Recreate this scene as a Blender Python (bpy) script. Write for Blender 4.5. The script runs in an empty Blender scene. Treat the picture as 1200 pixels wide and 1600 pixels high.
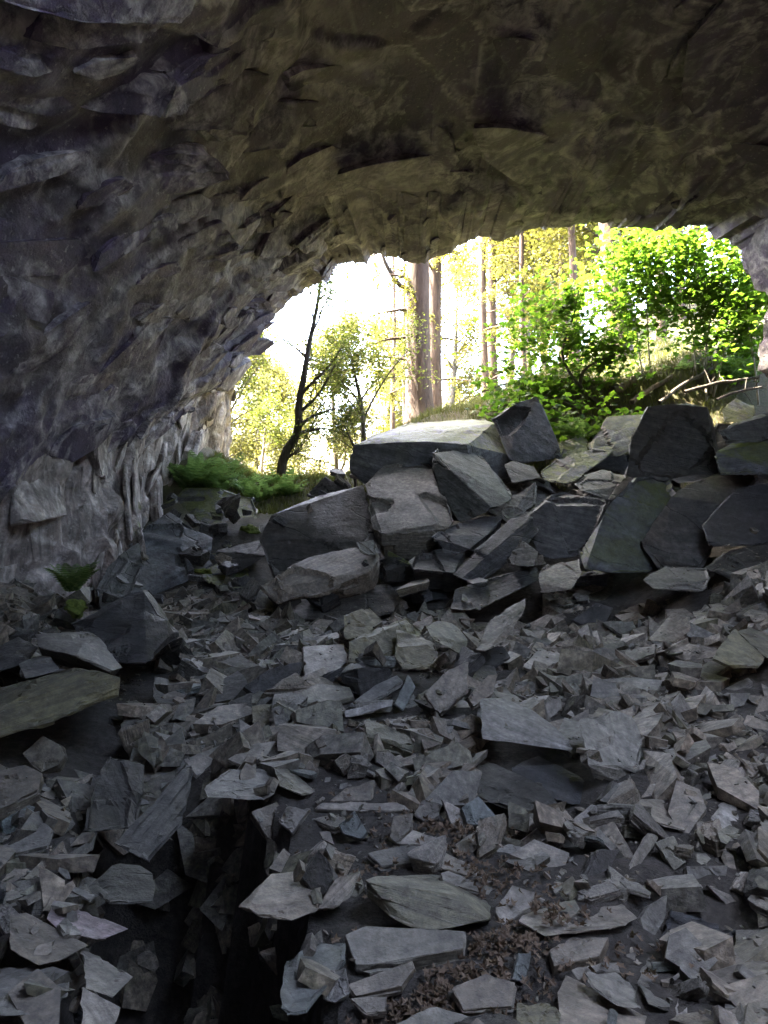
import bpy, bmesh, math, random
import numpy as np
from mathutils import Vector, Matrix

# ------------------------------------------------------------------ camera, sky, sun, exposure
SC = bpy.context.scene
COL = SC.collection
PITCH = math.radians(6.0); FPX = 1143.0; CAMZ = 1.6
cam_data = bpy.data.cameras.new('camera')
cam_data.sensor_fit = 'VERTICAL'
cam_data.angle_y = 2 * math.atan(800 / FPX)
cam_data.clip_start = 0.05; cam_data.clip_end = 2000
cam = bpy.data.objects.new('camera', cam_data); COL.objects.link(cam)
cam.location = (0, 0, CAMZ); cam.rotation_euler = (math.radians(90) + PITCH, 0, 0)
SC.camera = cam

SUN_EL, SUN_AZ = math.radians(60), math.radians(-78)      # azimuth from +Y, negative = towards -X
world = bpy.data.worlds.new('World'); SC.world = world; world.use_nodes = True
wn = world.node_tree.nodes; wl = world.node_tree.links
wn.clear()
sky = wn.new('ShaderNodeTexSky'); sky.sky_type = 'NISHITA'; sky.sun_disc = False
sky.sun_elevation = SUN_EL; sky.sun_rotation = SUN_AZ; sky.air_density = 0.8; sky.dust_density = 3.5; sky.ozone_density = 0.5
bgn = wn.new('ShaderNodeBackground'); bgn.inputs['Strength'].default_value = 0.15
wo = wn.new('ShaderNodeOutputWorld')
wl.new(sky.outputs[0], bgn.inputs[0]); wl.new(bgn.outputs[0], wo.inputs[0])
sd = bpy.data.lights.new('sun', 'SUN'); sd.energy = 2.0; sd.angle = math.radians(0.53); sd.color = (1.0, 0.95, 0.86)
sun = bpy.data.objects.new('sun', sd); COL.objects.link(sun)
sdir = Vector((math.sin(SUN_AZ) * math.cos(SUN_EL), math.cos(SUN_AZ) * math.cos(SUN_EL), math.sin(SUN_EL)))
sun.rotation_euler = sdir.to_track_quat('Z', 'Y').to_euler(); sun.location = sdir * 60

SC.view_settings.view_transform = 'Standard'; SC.view_settings.look = 'None'
SC.view_settings.exposure = 5.85
SC.view_settings.use_white_balance = True; SC.view_settings.white_balance_temperature = 7700; SC.view_settings.white_balance_tint = 10; SC.view_settings.gamma = 1.0
SC.view_settings.use_curve_mapping = False
SC.render.engine = 'CYCLES'
SC.cycles.use_denoising = True
try: SC.cycles.denoiser = 'OPENIMAGEDENOISE'
except Exception: pass
SC.cycles.max_bounces = 8; SC.cycles.diffuse_bounces = 5; SC.cycles.glossy_bounces = 2
SC.cycles.transmission_bounces = 4; SC.cycles.transparent_max_bounces = 4
SC.cycles.caustics_reflective = False; SC.cycles.caustics_refractive = False
SC.cycles.sample_clamp_indirect = 6.0

rng = np.random.default_rng(7); random.seed(7)

# ------------------------------------------------------------------ numpy noise
def _h(ix, iy, iz, s=0):
    n = (ix.astype(np.int64) * 374761393 + iy.astype(np.int64) * 668265263 + iz.astype(np.int64) * 2147483647 + s * 144665) & 0xFFFFFFFF
    n = ((n ^ (n >> 13)) * 1274126177) & 0xFFFFFFFF
    n = ((n ^ (n >> 16)) * 2246822519) & 0xFFFFFFFF
    return ((n ^ (n >> 15)) & 0xFFFFFF) / float(0xFFFFFF)
def vnoise(P, s=0):
    F = np.floor(P); f = P - F; f = f * f * (3 - 2 * f)
    x, y, z = F[:, 0], F[:, 1], F[:, 2]; r = 0
    for a in (0, 1):
        wa = f[:, 0] if a else 1 - f[:, 0]
        for b in (0, 1):
            wb = f[:, 1] if b else 1 - f[:, 1]
            for c in (0, 1):
                wc = f[:, 2] if c else 1 - f[:, 2]
                r = r + wa * wb * wc * _h(x + a, y + b, z + c, s)
    return r * 2 - 1
def fbm(P, o=4, s=0, g=0.5):
    r = 0; a = 1.0
    for i in range(o):
        r = r + a * vnoise(P * (2.03 ** i) + i * 7.3, s + i); a *= g
    return r
def voro(P, s=0, blend=0):
    """cell noise: per point F1, F2-F1, four cell randoms, offset to the seed"""
    F = np.floor(P); n = len(P)
    d1 = np.full(n, 9e9); d2 = np.full(n, 9e9); best = np.zeros((n, 3)); off = np.zeros((n, 3))
    for a in (-1, 0, 1):
        for b in (-1, 0, 1):
            for c in (-1, 0, 1):
                C = F + np.array((a, b, c))
                S = np.stack([_h(C[:, 0], C[:, 1], C[:, 2], s + k) for k in (11, 12, 13)], 1)
                v = P - (C + S); d = np.sqrt((v * v).sum(1))
                m = d < d1
                d2 = np.where(m, d1, np.minimum(d2, d)); d1 = np.where(m, d, d1)
                best[m] = C[m]; off[m] = v[m]
    H = np.stack([_h(best[:, 0], best[:, 1], best[:, 2], s + k) for k in (21, 22, 23, 24)], 1)
    if not blend: return d1, d2 - d1, H, off
    num = np.zeros(n); den = np.zeros(n)          # facets joined by short steep steps instead of tears
    for a in (-1, 0, 1):
        for b in (-1, 0, 1):
            for c in (-1, 0, 1):
                C = F + np.array((a, b, c))
                S = np.stack([_h(C[:, 0], C[:, 1], C[:, 2], s + k) for k in (11, 12, 13)], 1); v = P - (C + S)
                w = np.exp(-blend * (np.sqrt((v * v).sum(1)) - d1)); Hc = np.stack([_h(C[:, 0], C[:, 1], C[:, 2], s + k) for k in (21, 22, 23, 24)], 1)
                num += w * ((Hc[:, 0] - 0.5) + ((Hc[:, 1:4] - 0.5) * v).sum(1) * 1.7); den += w
    return d1, d2 - d1, H, num / den
def smooth(a, b, x):
    t = np.clip((x - a) / (b - a), 0, 1); return t * t * (3 - 2 * t)

# ------------------------------------------------------------------ picture ray -> place
CP, SP = math.cos(PITCH), math.sin(PITCH)
def ray(x, y):
    a = (x - 600) / FPX; b = (800 - y) / FPX
    return np.array((a, CP - b * SP, SP + b * CP))
def at(x, y, d):
    v = ray(x, y); v = v * (d / v[1]); return v + np.array((0, 0, CAMZ))
def to_px(p):
    v = np.asarray(p, float) - np.array((0, 0, CAMZ))
    f = v[1] * CP + v[2] * SP; u = -v[1] * SP + v[2] * CP
    return 600 + FPX * v[0] / f, 800 - FPX * u / f

# ------------------------------------------------------------------ object helpers
def tag(o, label=None, cat=None, group=None, kind=None):
    if label: o['label'] = label
    if cat: o['category'] = cat
    if group: o['group'] = group
    if kind: o['kind'] = kind
    return o
def empty(name, loc=(0, 0, 0)):
    o = bpy.data.objects.new(name, None); COL.objects.link(o); o.location = loc; o.empty_display_size = 0.1; return o
def mesh_np(name, V, F, mat=None, smoothf=False, attrs=None):
    """V (n,3); F list of (m,k) int arrays, or one array"""
    if not isinstance(F, (list, tuple)): F = [F]
    F = [np.asarray(f, np.int32) for f in F if len(f)]
    me = bpy.data.meshes.new(name)
    V = np.asarray(V, np.float32)
    me.vertices.add(len(V)); me.vertices.foreach_set('co', V.ravel())
    nl = sum(f.size for f in F); npoly = sum(len(f) for f in F)
    me.loops.add(nl); me.polygons.add(npoly)
    me.loops.foreach_set('vertex_index', np.concatenate([f.ravel() for f in F]))
    tot = np.concatenate([np.full(len(f), f.shape[1], np.int32) for f in F])
    st = np.concatenate([[0], np.cumsum(tot)[:-1]]).astype(np.int32)
    me.polygons.foreach_set('loop_start', st); me.polygons.foreach_set('loop_total', tot)
    me.polygons.foreach_set('use_smooth', np.full(npoly, smoothf))
    if attrs:
        for k, v in attrs.items():
            a = me.attributes.new(k, 'FLOAT', 'POINT'); a.data.foreach_set('value', np.asarray(v, np.float32))
    me.update(calc_edges=True); me.validate()
    if mat: me.materials.append(mat)
    return me
def obj(name, me, parent=None, loc=None):
    o = bpy.data.objects.new(name, me); COL.objects.link(o)
    if loc is not None: o.location = loc
    if parent: o.parent = parent
    return o
class MB:
    def __init__(s): s.V = []; s.F = {}; s.n = 0
    def add(s, V, F):
        V = np.asarray(V, float); F = np.asarray(F, int); s.V.append(V); s.F.setdefault(F.shape[1], []).append(F + s.n); s.n += len(V)
    def tube(s, path, rad, sides=6):
        P = np.asarray(path, float); R = np.asarray(rad, float); k = len(P)
        T = np.gradient(P, axis=0); T /= np.linalg.norm(T, axis=1)[:, None] + 1e-9
        ref = np.array((0.31, 0.93, 0.2)) if abs(T[0] @ np.array((0.31, 0.93, 0.2))) < 0.9 else np.array((1.0, 0, 0))
        A = np.cross(T, ref); A /= np.linalg.norm(A, axis=1)[:, None] + 1e-9; B = np.cross(T, A)
        th = np.arange(sides) * 2 * math.pi / sides
        V = P[:, None, :] + R[:, None, None] * (np.cos(th)[None, :, None] * A[:, None, :] + np.sin(th)[None, :, None] * B[:, None, :])
        i = np.arange(k - 1)[:, None] * sides; j = np.arange(sides)[None, :]; j2 = (j + 1) % sides
        F = np.stack([i + j, i + j2, i + sides + j2, i + sides + j], -1).reshape(-1, 4)
        s.add(V.reshape(-1, 3), F)
    def mesh(s, name, mat, smoothf=False):
        return mesh_np(name, np.concatenate(s.V), [np.concatenate(v) for v in s.F.values()], mat, smoothf)

# ------------------------------------------------------------------ materials
def nodemat(name):
    m = bpy.data.materials.new(name); m.use_nodes = True; nt = m.node_tree; nt.nodes.clear()
    out = nt.nodes.new('ShaderNodeOutputMaterial'); b = nt.nodes.new('ShaderNodeBsdfPrincipled')
    nt.links.new(b.outputs[0], out.inputs[0]); return m, nt, b, out
def N(nt, t, **kw):
    n = nt.nodes.new('ShaderNode' + t)
    for k, v in kw.items():
        if k.startswith('i_'):
            key = k[2:].replace('_', ' '); n.inputs[key].default_value = v
        else: setattr(n, k, v)
    return n
def ramp(nt, src, stops):
    r = nt.nodes.new('ShaderNodeValToRGB'); nt.links.new(src, r.inputs[0]); e = r.color_ramp.elements
    while len(e) > 1: e.remove(e[0])
    for i, (p, c) in enumerate(stops):
        el = e[0] if i == 0 else e.new(p)
        el.position = p; el.color = (c[0], c[1], c[2], 1) if not isinstance(c, (int, float)) else (c, c, c, 1)
    return r.outputs[0]
def mixc(nt, fac, a, b, mode='MIX'):
    m = nt.nodes.new('ShaderNodeMix'); m.data_type = 'RGBA'; m.blend_type = mode
    for sock, v in ((m.inputs[0], fac), (m.inputs[6], a), (m.inputs[7], b)):
        if hasattr(v, 'is_output'): nt.links.new(v, sock)
        else: sock.default_value = v if isinstance(v, (int, float)) else (v[0], v[1], v[2], 1)
    return m.outputs[2]
def math_(nt, op, a, b=None):
    m = nt.nodes.new('ShaderNodeMath'); m.operation = op
    for i, v in enumerate((a, b)):
        if v is None: continue
        if hasattr(v, 'is_output'): nt.links.new(v, m.inputs[i])
        else: m.inputs[i].default_value = v
    return m.outputs[0]
def noise(nt, vec, scale, detail=5, rough=0.6, dist=0.0):
    n = N(nt, 'TexNoise'); n.inputs['Scale'].default_value = scale; n.inputs['Detail'].default_value = detail
    n.inputs['Roughness'].default_value = rough; n.inputs['Distortion'].default_value = dist
    if vec is not None: nt.links.new(vec, n.inputs['Vector'])
    return n.outputs[0]
def mapping(nt, vec, scale=(1, 1, 1), rot=(0, 0, 0)):
    m = N(nt, 'Mapping'); m.inputs['Scale'].default_value = scale; m.inputs['Rotation'].default_value = rot
    nt.links.new(vec, m.inputs['Vector']); return m.outputs[0]
def bump(nt, h, strength, dist, nrm=None):
    b = N(nt, 'Bump'); b.inputs['Strength'].default_value = strength; b.inputs['Distance'].default_value = dist
    nt.links.new(h, b.inputs['Height'])
    if nrm is not None: nt.links.new(nrm, b.inputs['Normal'])
    return b.outputs[0]

def slate(name, cool=(0.124, 0.114, 0.097), warm=(0.16, 0.128, 0.094), olive=(0.10, 0.095, 0.05), moss=0.0, sc=1.0, attr_rnd=False, rough=0.48, pale=0.5, dust=0.2):
    m, nt, b, out = nodemat(name)
    tc = N(nt, 'TexCoord'); vec = tc.outputs['Object']
    if attr_rnd:
        rnd = N(nt, 'Attribute', attribute_name='rnd').outputs['Fac']
    else:
        rnd = N(nt, 'ObjectInfo').outputs['Random']
    mid = lambda a_, b_, t_: tuple((1 - t_) * p_ + t_ * q_ for p_, q_ in zip(a_, b_))
    base = ramp(nt, rnd, [(0.0, cool), (0.2, tuple(c * 0.6 for c in cool)), (0.36, warm), (0.5, mid(cool, warm, 0.5)), (0.62, tuple(c * 1.35 for c in warm)), (0.75, tuple(c * 1.25 for c in cool)), (0.88, mid(cool, olive, 0.6)), (1.0, tuple(c * 0.75 for c in warm))])
    geo = N(nt, 'NewGeometry')
    # iron and olive staining
    n1 = noise(nt, vec, 2.3 * sc, 4, 0.6, 0.6)
    st = ramp(nt, n1, [(0.48, 0.0), (0.72, 1.0)])
    r2 = math_(nt, 'FRACT', math_(nt, 'MULTIPLY', rnd, 7.31))
    c = mixc(nt, math_(nt, 'MULTIPLY', st, math_(nt, 'MULTIPLY', r2, 0.75)), base, olive)
    # lamination streaks, across the thin axis
    lam = noise(nt, mapping(nt, vec, (1.2 * sc, 1.2 * sc, 26 * sc) if not attr_rnd else (5 * sc, 9 * sc, 7 * sc)), 1.0, 5, 0.65, 0.25)
    c = mixc(nt, 0.8, c, ramp(nt, lam, [(0.34, 0.4), (0.5, 0.95), (0.64, 1.6)]), 'MULTIPLY')
    mott = noise(nt, vec, 9 * sc, 8, 0.72)
    c = mixc(nt, 0.95, c, ramp(nt, mott, [(0.34, 0.45), (0.5, 0.95), (0.66, 1.6)]), 'MULTIPLY')
    # pale dust and crustose lichen specks
    sp = noise(nt, vec, 21 * sc, 6, 0.75)
    c = mixc(nt, ramp(nt, sp, [(0.60, 0.0), (0.72, pale)]), c, (0.28, 0.28, 0.27))
    # dust that settled on upward faces
    nz = N(nt, 'SeparateXYZ'); nt.links.new(geo.outputs['Normal'], nz.inputs[0])
    up = ramp(nt, nz.outputs[2], [(0.35, 0.0), (0.9, 1.0)])
    c = mixc(nt, math_(nt, 'MULTIPLY', up, dust), c, (0.25, 0.24, 0.225))
    crk = None
    if sc < 1.3:
        wv = mixc(nt, 0.12, vec, N(nt, 'TexNoise').outputs[1]) if False else vec
        vo = N(nt, 'TexVoronoi'); vo.feature = 'DISTANCE_TO_EDGE'; vo.inputs['Scale'].default_value = 1.0
        wn_ = N(nt, 'TexNoise'); wn_.inputs['Scale'].default_value = 2.0; wn_.inputs['Detail'].default_value = 5; nt.links.new(vec, wn_.inputs['Vector'])
        nt.links.new(mixc(nt, 0.35, mapping(nt, vec, (1.6, 0.9, 3.4)), wn_.outputs['Color']), vo.inputs['Vector'])
        br = ramp(nt, noise(nt, vec, 1.3, 3, 0.6), [(0.44, 0.0), (0.6, 1.0)])
        crk = math_(nt, 'MAXIMUM', ramp(nt, vo.outputs['Distance'], [(0.0, 0.0), (0.012, 1.0)]), math_(nt, 'SUBTRACT', 1.0, br))
        c = mixc(nt, 0.4, c, crk, 'MULTIPLY')
    rgh = rough
    if moss > 0:
        mn = noise(nt, geo.outputs['Position'], 2.2, 6, 0.7)
        msk = math_(nt, 'MULTIPLY', ramp(nt, nz.outputs[2], [(0.45, 0.0), (0.8, 1.0)]), ramp(nt, mn, [(0.56 - moss * 0.2, 0.0), (0.64 - moss * 0.2, 1.0)]))
        mc = ramp(nt, noise(nt, geo.outputs['Position'], 26, 4), [(0.3, (0.05, 0.065, 0.012)), (0.7, (0.14, 0.16, 0.03))])
        c = mixc(nt, msk, c, mc)
    nt.links.new(c, b.inputs['Base Color'])
    rr = ramp(nt, mott, [(0.3, rough + 0.15), (0.7, rough - 0.08)])
    nt.links.new(rr, b.inputs['Roughness'])
    b.inputs['Specular IOR Level'].default_value = 0.45
    h1 = bump(nt, lam, 0.6, 0.025 / sc)
    h2 = bump(nt, noise(nt, vec, 34 * sc, 8, 0.7), 0.7, 0.008 / sc, h1)
    h3 = bump(nt, mott, 0.8, 0.03 / sc, h2)
    if crk is not None: h3 = bump(nt, crk, 0.8, 0.03, h3)
    nt.links.new(h3, b.inputs['Normal'])
    return m

M = {}
M['slate'] = slate('slate', sc=2.2)
M['slate_big'] = slate('slate_big', cool=(0.062, 0.068, 0.078), warm=(0.066, 0.063, 0.06), olive=(0.055, 0.056, 0.038), sc=0.8, pale=0.25, dust=0.14)
M['slate_moss'] = slate('slate_moss', cool=(0.075, 0.08, 0.09), warm=(0.075, 0.075, 0.072), olive=(0.065, 0.07, 0.035), moss=0.75, sc=0.7, pale=0.25, dust=0.1)
M['slate_olive'] = slate('slate_olive', cool=(0.13, 0.12, 0.08), warm=(0.14, 0.12, 0.075), olive=(0.11, 0.095, 0.035), sc=1.6)
M['slate_pink'] = slate('slate_pink', cool=(0.19, 0.14, 0.145), warm=(0.18, 0.135, 0.135), olive=(0.13, 0.13, 0.10), sc=2.0)
M['slate_mossbrown'] = slate('slate_mossbrown', cool=(0.062, 0.058, 0.03), warm=(0.07, 0.06, 0.028), olive=(0.075, 0.065, 0.015), sc=1.4)
M['slate_teal'] = slate('slate_teal', cool=(0.10, 0.112, 0.106), warm=(0.105, 0.112, 0.10), olive=(0.09, 0.098, 0.07), sc=2.0)
M['slate_pale'] = slate('slate_pale', cool=(0.18, 0.168, 0.152), warm=(0.19, 0.165, 0.138), olive=(0.13, 0.12, 0.085), sc=2.0)
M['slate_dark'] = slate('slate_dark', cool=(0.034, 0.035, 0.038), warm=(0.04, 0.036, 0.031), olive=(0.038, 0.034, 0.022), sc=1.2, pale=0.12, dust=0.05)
M['chips'] = slate('chips', cool=(0.128, 0.118, 0.10), warm=(0.165, 0.132, 0.098), sc=2.5, attr_rnd=True)

def cave_mat(name, base_a, base_b, pale, sc=1.0, iron=0.0, mossy=0.0, piece=False):
    m, nt, b, out = nodemat(name)
    geo = N(nt, 'NewGeometry'); pos = geo.outputs['Position']
    vein = N(nt, 'Attribute', attribute_name='vein').outputs['Fac']
    tint = N(nt, 'Attribute', attribute_name='tint').outputs['Fac']
    cellr = N(nt, 'Attribute', attribute_name='cell').outputs['Fac']
    if piece:
        cellr = N(nt, 'ObjectInfo').outputs['Random']; vein = ramp(nt, noise(nt, pos, 0.9, 4, 0.6, 1.0), [(0.41, 0.0), (0.5, 1.0), (0.59, 0.0)])
    sv = mapping(nt, pos, (1.5 * sc, 0.6 * sc, 1.5 * sc), (0.5, 0.4, 0.5))
    n1 = noise(nt, sv, 0.9, 6, 0.65, 0.8)
    c = mixc(nt, ramp(nt, n1, [(0.35, 0.0), (0.68, 1.0)]), base_a, base_b)
    c = mixc(nt, 0.55, c, ramp(nt, cellr, [(0.0, 0.55), (1.0, 1.4)]), 'MULTIPLY')
    # iron-purple and rust blotches
    n2 = noise(nt, pos, 0.55 * sc, 5, 0.6, 0.6)
    c = mixc(nt, ramp(nt, n2, [(0.50, 0.0), (0.66, 0.75)]), c, (0.07, 0.045, 0.055) if iron < 0.5 else (0.21, 0.145, 0.12))
    c = mixc(nt, math_(nt, 'MULTIPLY', tint, 0.35 if iron < 0.5 else 0.8), c, (0.10, 0.09, 0.06) if iron < 0.5 else (0.26, 0.18, 0.14))
    # pale mineral crust along the slab edges
    wob = noise(nt, pos, 3.2 * sc, 7, 0.72, 0.8)
    v = math_(nt, 'MULTIPLY', vein, ramp(nt, wob, [(0.38, 0.0), (0.56, 1.0)]))
    c = mixc(nt, v, c, pale)
    st = noise(nt, mapping(nt, pos, (4.5, 2.2, 4.5), (0.5, 0.4, 0.5)), 1.0, 9, 0.72, 0.2)
    c = mixc(nt, 0.75, c, ramp(nt, st, [(0.34, 0.4), (0.5, 0.95), (0.66, 1.8)]), 'MULTIPLY')
    if iron > 0.5:
        run = noise(nt, mapping(nt, pos, (5.5, 5.5, 0.7)), 1.0, 7, 0.7, 0.4)
        c = mixc(nt, 0.9, c, ramp(nt, run, [(0.36, 0.3), (0.5, 0.9), (0.64, 1.6)]), 'MULTIPLY')
    sp = noise(nt, pos, 13, 5, 0.72)
    c = mixc(nt, ramp(nt, sp, [(0.58, 0.0), (0.68, 0.6)]), c, pale)
    if mossy > 0:
        nz = N(nt, 'SeparateXYZ'); nt.links.new(geo.outputs['Normal'], nz.inputs[0])
        mg = N(nt, 'Attribute', attribute_name='moss').outputs['Fac']
        mk = math_(nt, 'MULTIPLY', mg, ramp(nt, noise(nt, pos, 2.4, 6, 0.7), [(0.50, 0.0), (0.58, 1.0)]))
        c = mixc(nt, mk, c, (0.10, 0.13, 0.022))
    nt.links.new(c, b.inputs['Base Color'])
    b.inputs['Roughness'].default_value = 0.6; b.inputs['Specular IOR Level'].default_value = 0.4
    h1 = bump(nt, st, 0.7, 0.05)
    nt.links.new(bump(nt, noise(nt, pos, 9, 9, 0.72), 0.9, 0.04, h1), b.inputs['Normal'])
    return m
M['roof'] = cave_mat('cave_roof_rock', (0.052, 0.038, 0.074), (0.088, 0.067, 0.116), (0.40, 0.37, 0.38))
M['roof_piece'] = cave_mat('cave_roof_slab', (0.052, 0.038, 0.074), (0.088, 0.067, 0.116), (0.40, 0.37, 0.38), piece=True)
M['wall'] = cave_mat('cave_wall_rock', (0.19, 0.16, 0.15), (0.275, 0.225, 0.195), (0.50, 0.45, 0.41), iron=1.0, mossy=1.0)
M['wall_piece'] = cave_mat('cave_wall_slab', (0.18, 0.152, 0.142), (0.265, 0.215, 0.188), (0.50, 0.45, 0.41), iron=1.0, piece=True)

def ground_mat():
    m, nt, b, out = nodemat('ground_soil')
    geo = N(nt, 'NewGeometry'); pos = geo.outputs['Position']
    o = N(nt, 'Attribute', attribute_name='outside').outputs['Fac']
    n1 = noise(nt, pos, 16, 8, 0.75); n2 = noise(nt, pos, 70, 4, 0.7)
    inside = ramp(nt, n1, [(0.3, (0.02, 0.017, 0.015)), (0.5, (0.05, 0.043, 0.037)), (0.72, (0.10, 0.088, 0.078))])
    n3 = noise(nt, pos, 0.8, 6, 0.7)
    outc = ramp(nt, n3, [(0.30, (0.09, 0.066, 0.042)), (0.46, (0.075, 0.066, 0.035)), (0.6, (0.06, 0.068, 0.025)), (0.75, (0.11, 0.088, 0.055))])
    outc = mixc(nt, 0.7, outc, ramp(nt, n1, [(0.3, 0.45), (0.7, 1.5)]), 'MULTIPLY')
    nt.links.new(mixc(nt, o, inside, outc), b.inputs['Base Color'])
    b.inputs['Roughness'].default_value = 0.9
    h = bump(nt, n1, 0.8, 0.05); nt.links.new(bump(nt, n2, 0.7, 0.012, h), b.inputs['Normal'])
    return m
M['ground'] = ground_mat()

def leaf_mat(name, a, b2, trans=0.5, rough=0.5):
    m, nt, b, out = nodemat(name)
    oi = N(nt, 'NewGeometry')
    r = oi.outputs['Random Per Island']
    c = ramp(nt, r, [(0.0, a), (1.0, b2)])
    nt.links.new(c, b.inputs['Base Color']); b.inputs['Roughness'].default_value = rough
    b.inputs['Specular IOR Level'].default_value = 0.3
    t = N(nt, 'BsdfTranslucent')
    bright = mixc(nt, 1.0, c, (1.7, 1.75, 1.1), 'MULTIPLY'); nt.links.new(bright, t.inputs['Color'])
    ms = N(nt, 'MixShader'); ms.inputs[0].default_value = trans
    nt.links.new(b.outputs[0], ms.inputs[1]); nt.links.new(t.outputs[0], ms.inputs[2]); nt.links.new(ms.outputs[0], out.inputs[0])
    return m
M['leaf_green'] = leaf_mat('maple_leaf', (0.026, 0.068, 0.01), (0.075, 0.135, 0.02), 0.6)
M['leaf_mid'] = leaf_mat('broad_leaf', (0.04, 0.058, 0.014), (0.085, 0.10, 0.028))
M['leaf_yellow'] = leaf_mat('larch_needle', (0.055, 0.06, 0.018), (0.11, 0.105, 0.032))
M['leaf_far'] = leaf_mat('far_leaf', (0.06, 0.065, 0.024), (0.11, 0.105, 0.042))
M['leaf_dark'] = leaf_mat('holly_leaf', (0.03, 0.05, 0.012), (0.08, 0.10, 0.025), 0.35)
M['fern'] = leaf_mat('fern_frond', (0.05, 0.10, 0.035), (0.11, 0.17, 0.07), 0.45)
M['litter'] = leaf_mat('dead_leaf', (0.075, 0.05, 0.035), (0.15, 0.108, 0.078), 0.15, 0.7)
M['grass'] = leaf_mat('moss_grass', (0.05, 0.07, 0.012), (0.11, 0.11, 0.03), 0.35)

def bark_mat(name, a, b2, sc=1.0, moss=0.0):
    m, nt, b, out = nodemat(name)
    tc = N(nt, 'TexCoord'); vec = tc.outputs['Object']
    n1 = noise(nt, mapping(nt, vec, (9 * sc, 9 * sc, 1.4 * sc)), 1.0, 7, 0.7, 0.5)
    c = ramp(nt, n1, [(0.32, tuple(x * 0.35 for x in a)), (0.48, a), (0.7, b2)])
    if moss > 0:
        c = mixc(nt, ramp(nt, noise(nt, vec, 1.7, 5), [(0.62 - moss * 0.2, 0.0), (0.72 - moss * 0.2, 0.8)]), c, (0.11, 0.13, 0.03))
    nt.links.new(c, b.inputs['Base Color']); b.inputs['Roughness'].default_value = 0.85
    nt.links.new(bump(nt, n1, 1.0, 0.06), b.inputs['Normal']); return m
M['bark_larch'] = bark_mat('larch_bark', (0.06, 0.037, 0.027), (0.12, 0.08, 0.06))
M['bark_dark'] = bark_mat('dark_bark', (0.06, 0.05, 0.04), (0.11, 0.095, 0.075), 2)
M['bark_pale'] = bark_mat('pale_bark', (0.24, 0.21, 0.17), (0.40, 0.36, 0.30), 3)
M['bark_mossy'] = bark_mat('mossy_bark', (0.14, 0.10, 0.07), (0.24, 0.19, 0.13), 2, 0.6)
m, nt, b, out = nodemat('moss_cushion')
g = N(nt, 'NewGeometry')
nt.links.new(ramp(nt, noise(nt, g.outputs['Position'], 30, 6, 0.7), [(0.3, (0.06, 0.08, 0.012)), (0.55, (0.12, 0.16, 0.025)), (0.8, (0.22, 0.22, 0.05))]), b.inputs['Base Color'])
b.inputs['Roughness'].default_value = 0.95
nt.links.new(bump(nt, noise(nt, g.outputs['Position'], 60, 5, 0.7), 1.0, 0.02), b.inputs['Normal'])
M['moss'] = m

# ------------------------------------------------------------------ the lie of the land
PROF = np.array([(-60, 6.0), (-12, 4.8), (-4.8, 3.4), (-2.4, 0.7), (0.5, 0.0), (2.7, 0.1), (3.5, 0.2), (4.9, 0.45), (6.2, 0.65), (9.4, 0.95), (10.6, 1.2), (12, 1.9), (13.3, 2.6), (15, 3.2), (17, 4.1), (18.5, 4.4), (25, 4.5), (45, 5.0), (90, 15.0), (200, 45.0), (900, 120.0)])
PIT = [(-0.60, 2.0), (-0.70, 3.0), (-1.08, 4.0), (-1.50, 4.9)]
def pit_mask(X, Y):
    d = np.full(np.shape(X), 9.0)
    for (ax, ay), (bx, by) in zip(PIT[:-1], PIT[1:]):
        vx, vy = bx - ax, by - ay
        t = np.clip(((X - ax) * vx + (Y - ay) * vy) / (vx * vx + vy * vy), 0, 1)
        d = np.minimum(d, np.hypot(X - ax - t * vx, Y - ay - t * vy))
    d = d + 0.05 * np.sin(X * 9 + 1.3 * Y) + 0.04 * np.sin(Y * 13 - X * 5)
    return 1 - smooth(0.22, 0.55, d)
def land(X, Y, rough=True):
    X = np.asarray(X, float); Y = np.asarray(Y, float); sh = np.broadcast(X, Y).shape
    X = np.broadcast_to(X, sh).astype(float); Y = np.broadcast_to(Y, sh).astype(float)
    z = np.interp(Y, PROF[:, 0], PROF[:, 1])
    out = smooth(13.5, 17.5, Y)
    # bank that climbs to the right, beyond the boulders
    z = z + out * (smooth(-1.2, 1.2, X) * 1.7 + np.clip(X - 1.0, 0, 9) * 0.22 + np.clip(X - 1.5, 0, 12) / 4 * np.clip(Y - 17, 0, 14) * 0.16)
    z = z + smooth(13, 18, Y) * smooth(-3.0, -4.6, X) * (1 - smooth(20, 24, Y)) * 1.0
    # foot of the left wall and of the right wall
    z = z + smooth(-3.0, -4.6, X) * 0.55 * smooth(4, 8, Y) * (1 - smooth(10, 13, Y))
    z = z + smooth(2.6, 5.2, X) * 0.9 * smooth(5.5, 9, Y) * (1 - smooth(10.5, 12, Y))
    z = z + smooth(-1.0, -2.2, X) * -0.10 * (1 - smooth(7, 9, Y))
    # step down behind the pit, and a hollow under the propped slab
    z = z - 0.30 * np.exp(-(((X + 1.7) / 0.8) ** 2 + ((Y - 5.6) / 0.8) ** 2))
    z = z - 0.40 * np.exp(-(((X - 0.92) / 0.33) ** 2 + ((Y - 4.55) / 0.38) ** 2))
    z = z - 0.16 * np.exp(-(((X - 1.30) / 0.22) ** 2 + ((Y - 3.25) / 0.20) ** 2))
    z = z - 2.4 * pit_mask(X, Y)
    if rough:
        P = np.stack([X.ravel(), Y.ravel(), np.zeros(X.size)], 1)
        ins = (1 - out).ravel()
        z = z + ((fbm(P * 1.1, 3, 3) * 0.06 + fbm(P * 5, 3, 5) * 0.018) * ins + (fbm(P * 0.5, 4, 8) * 0.28) * (1 - ins)).reshape(sh)
    return z
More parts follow.
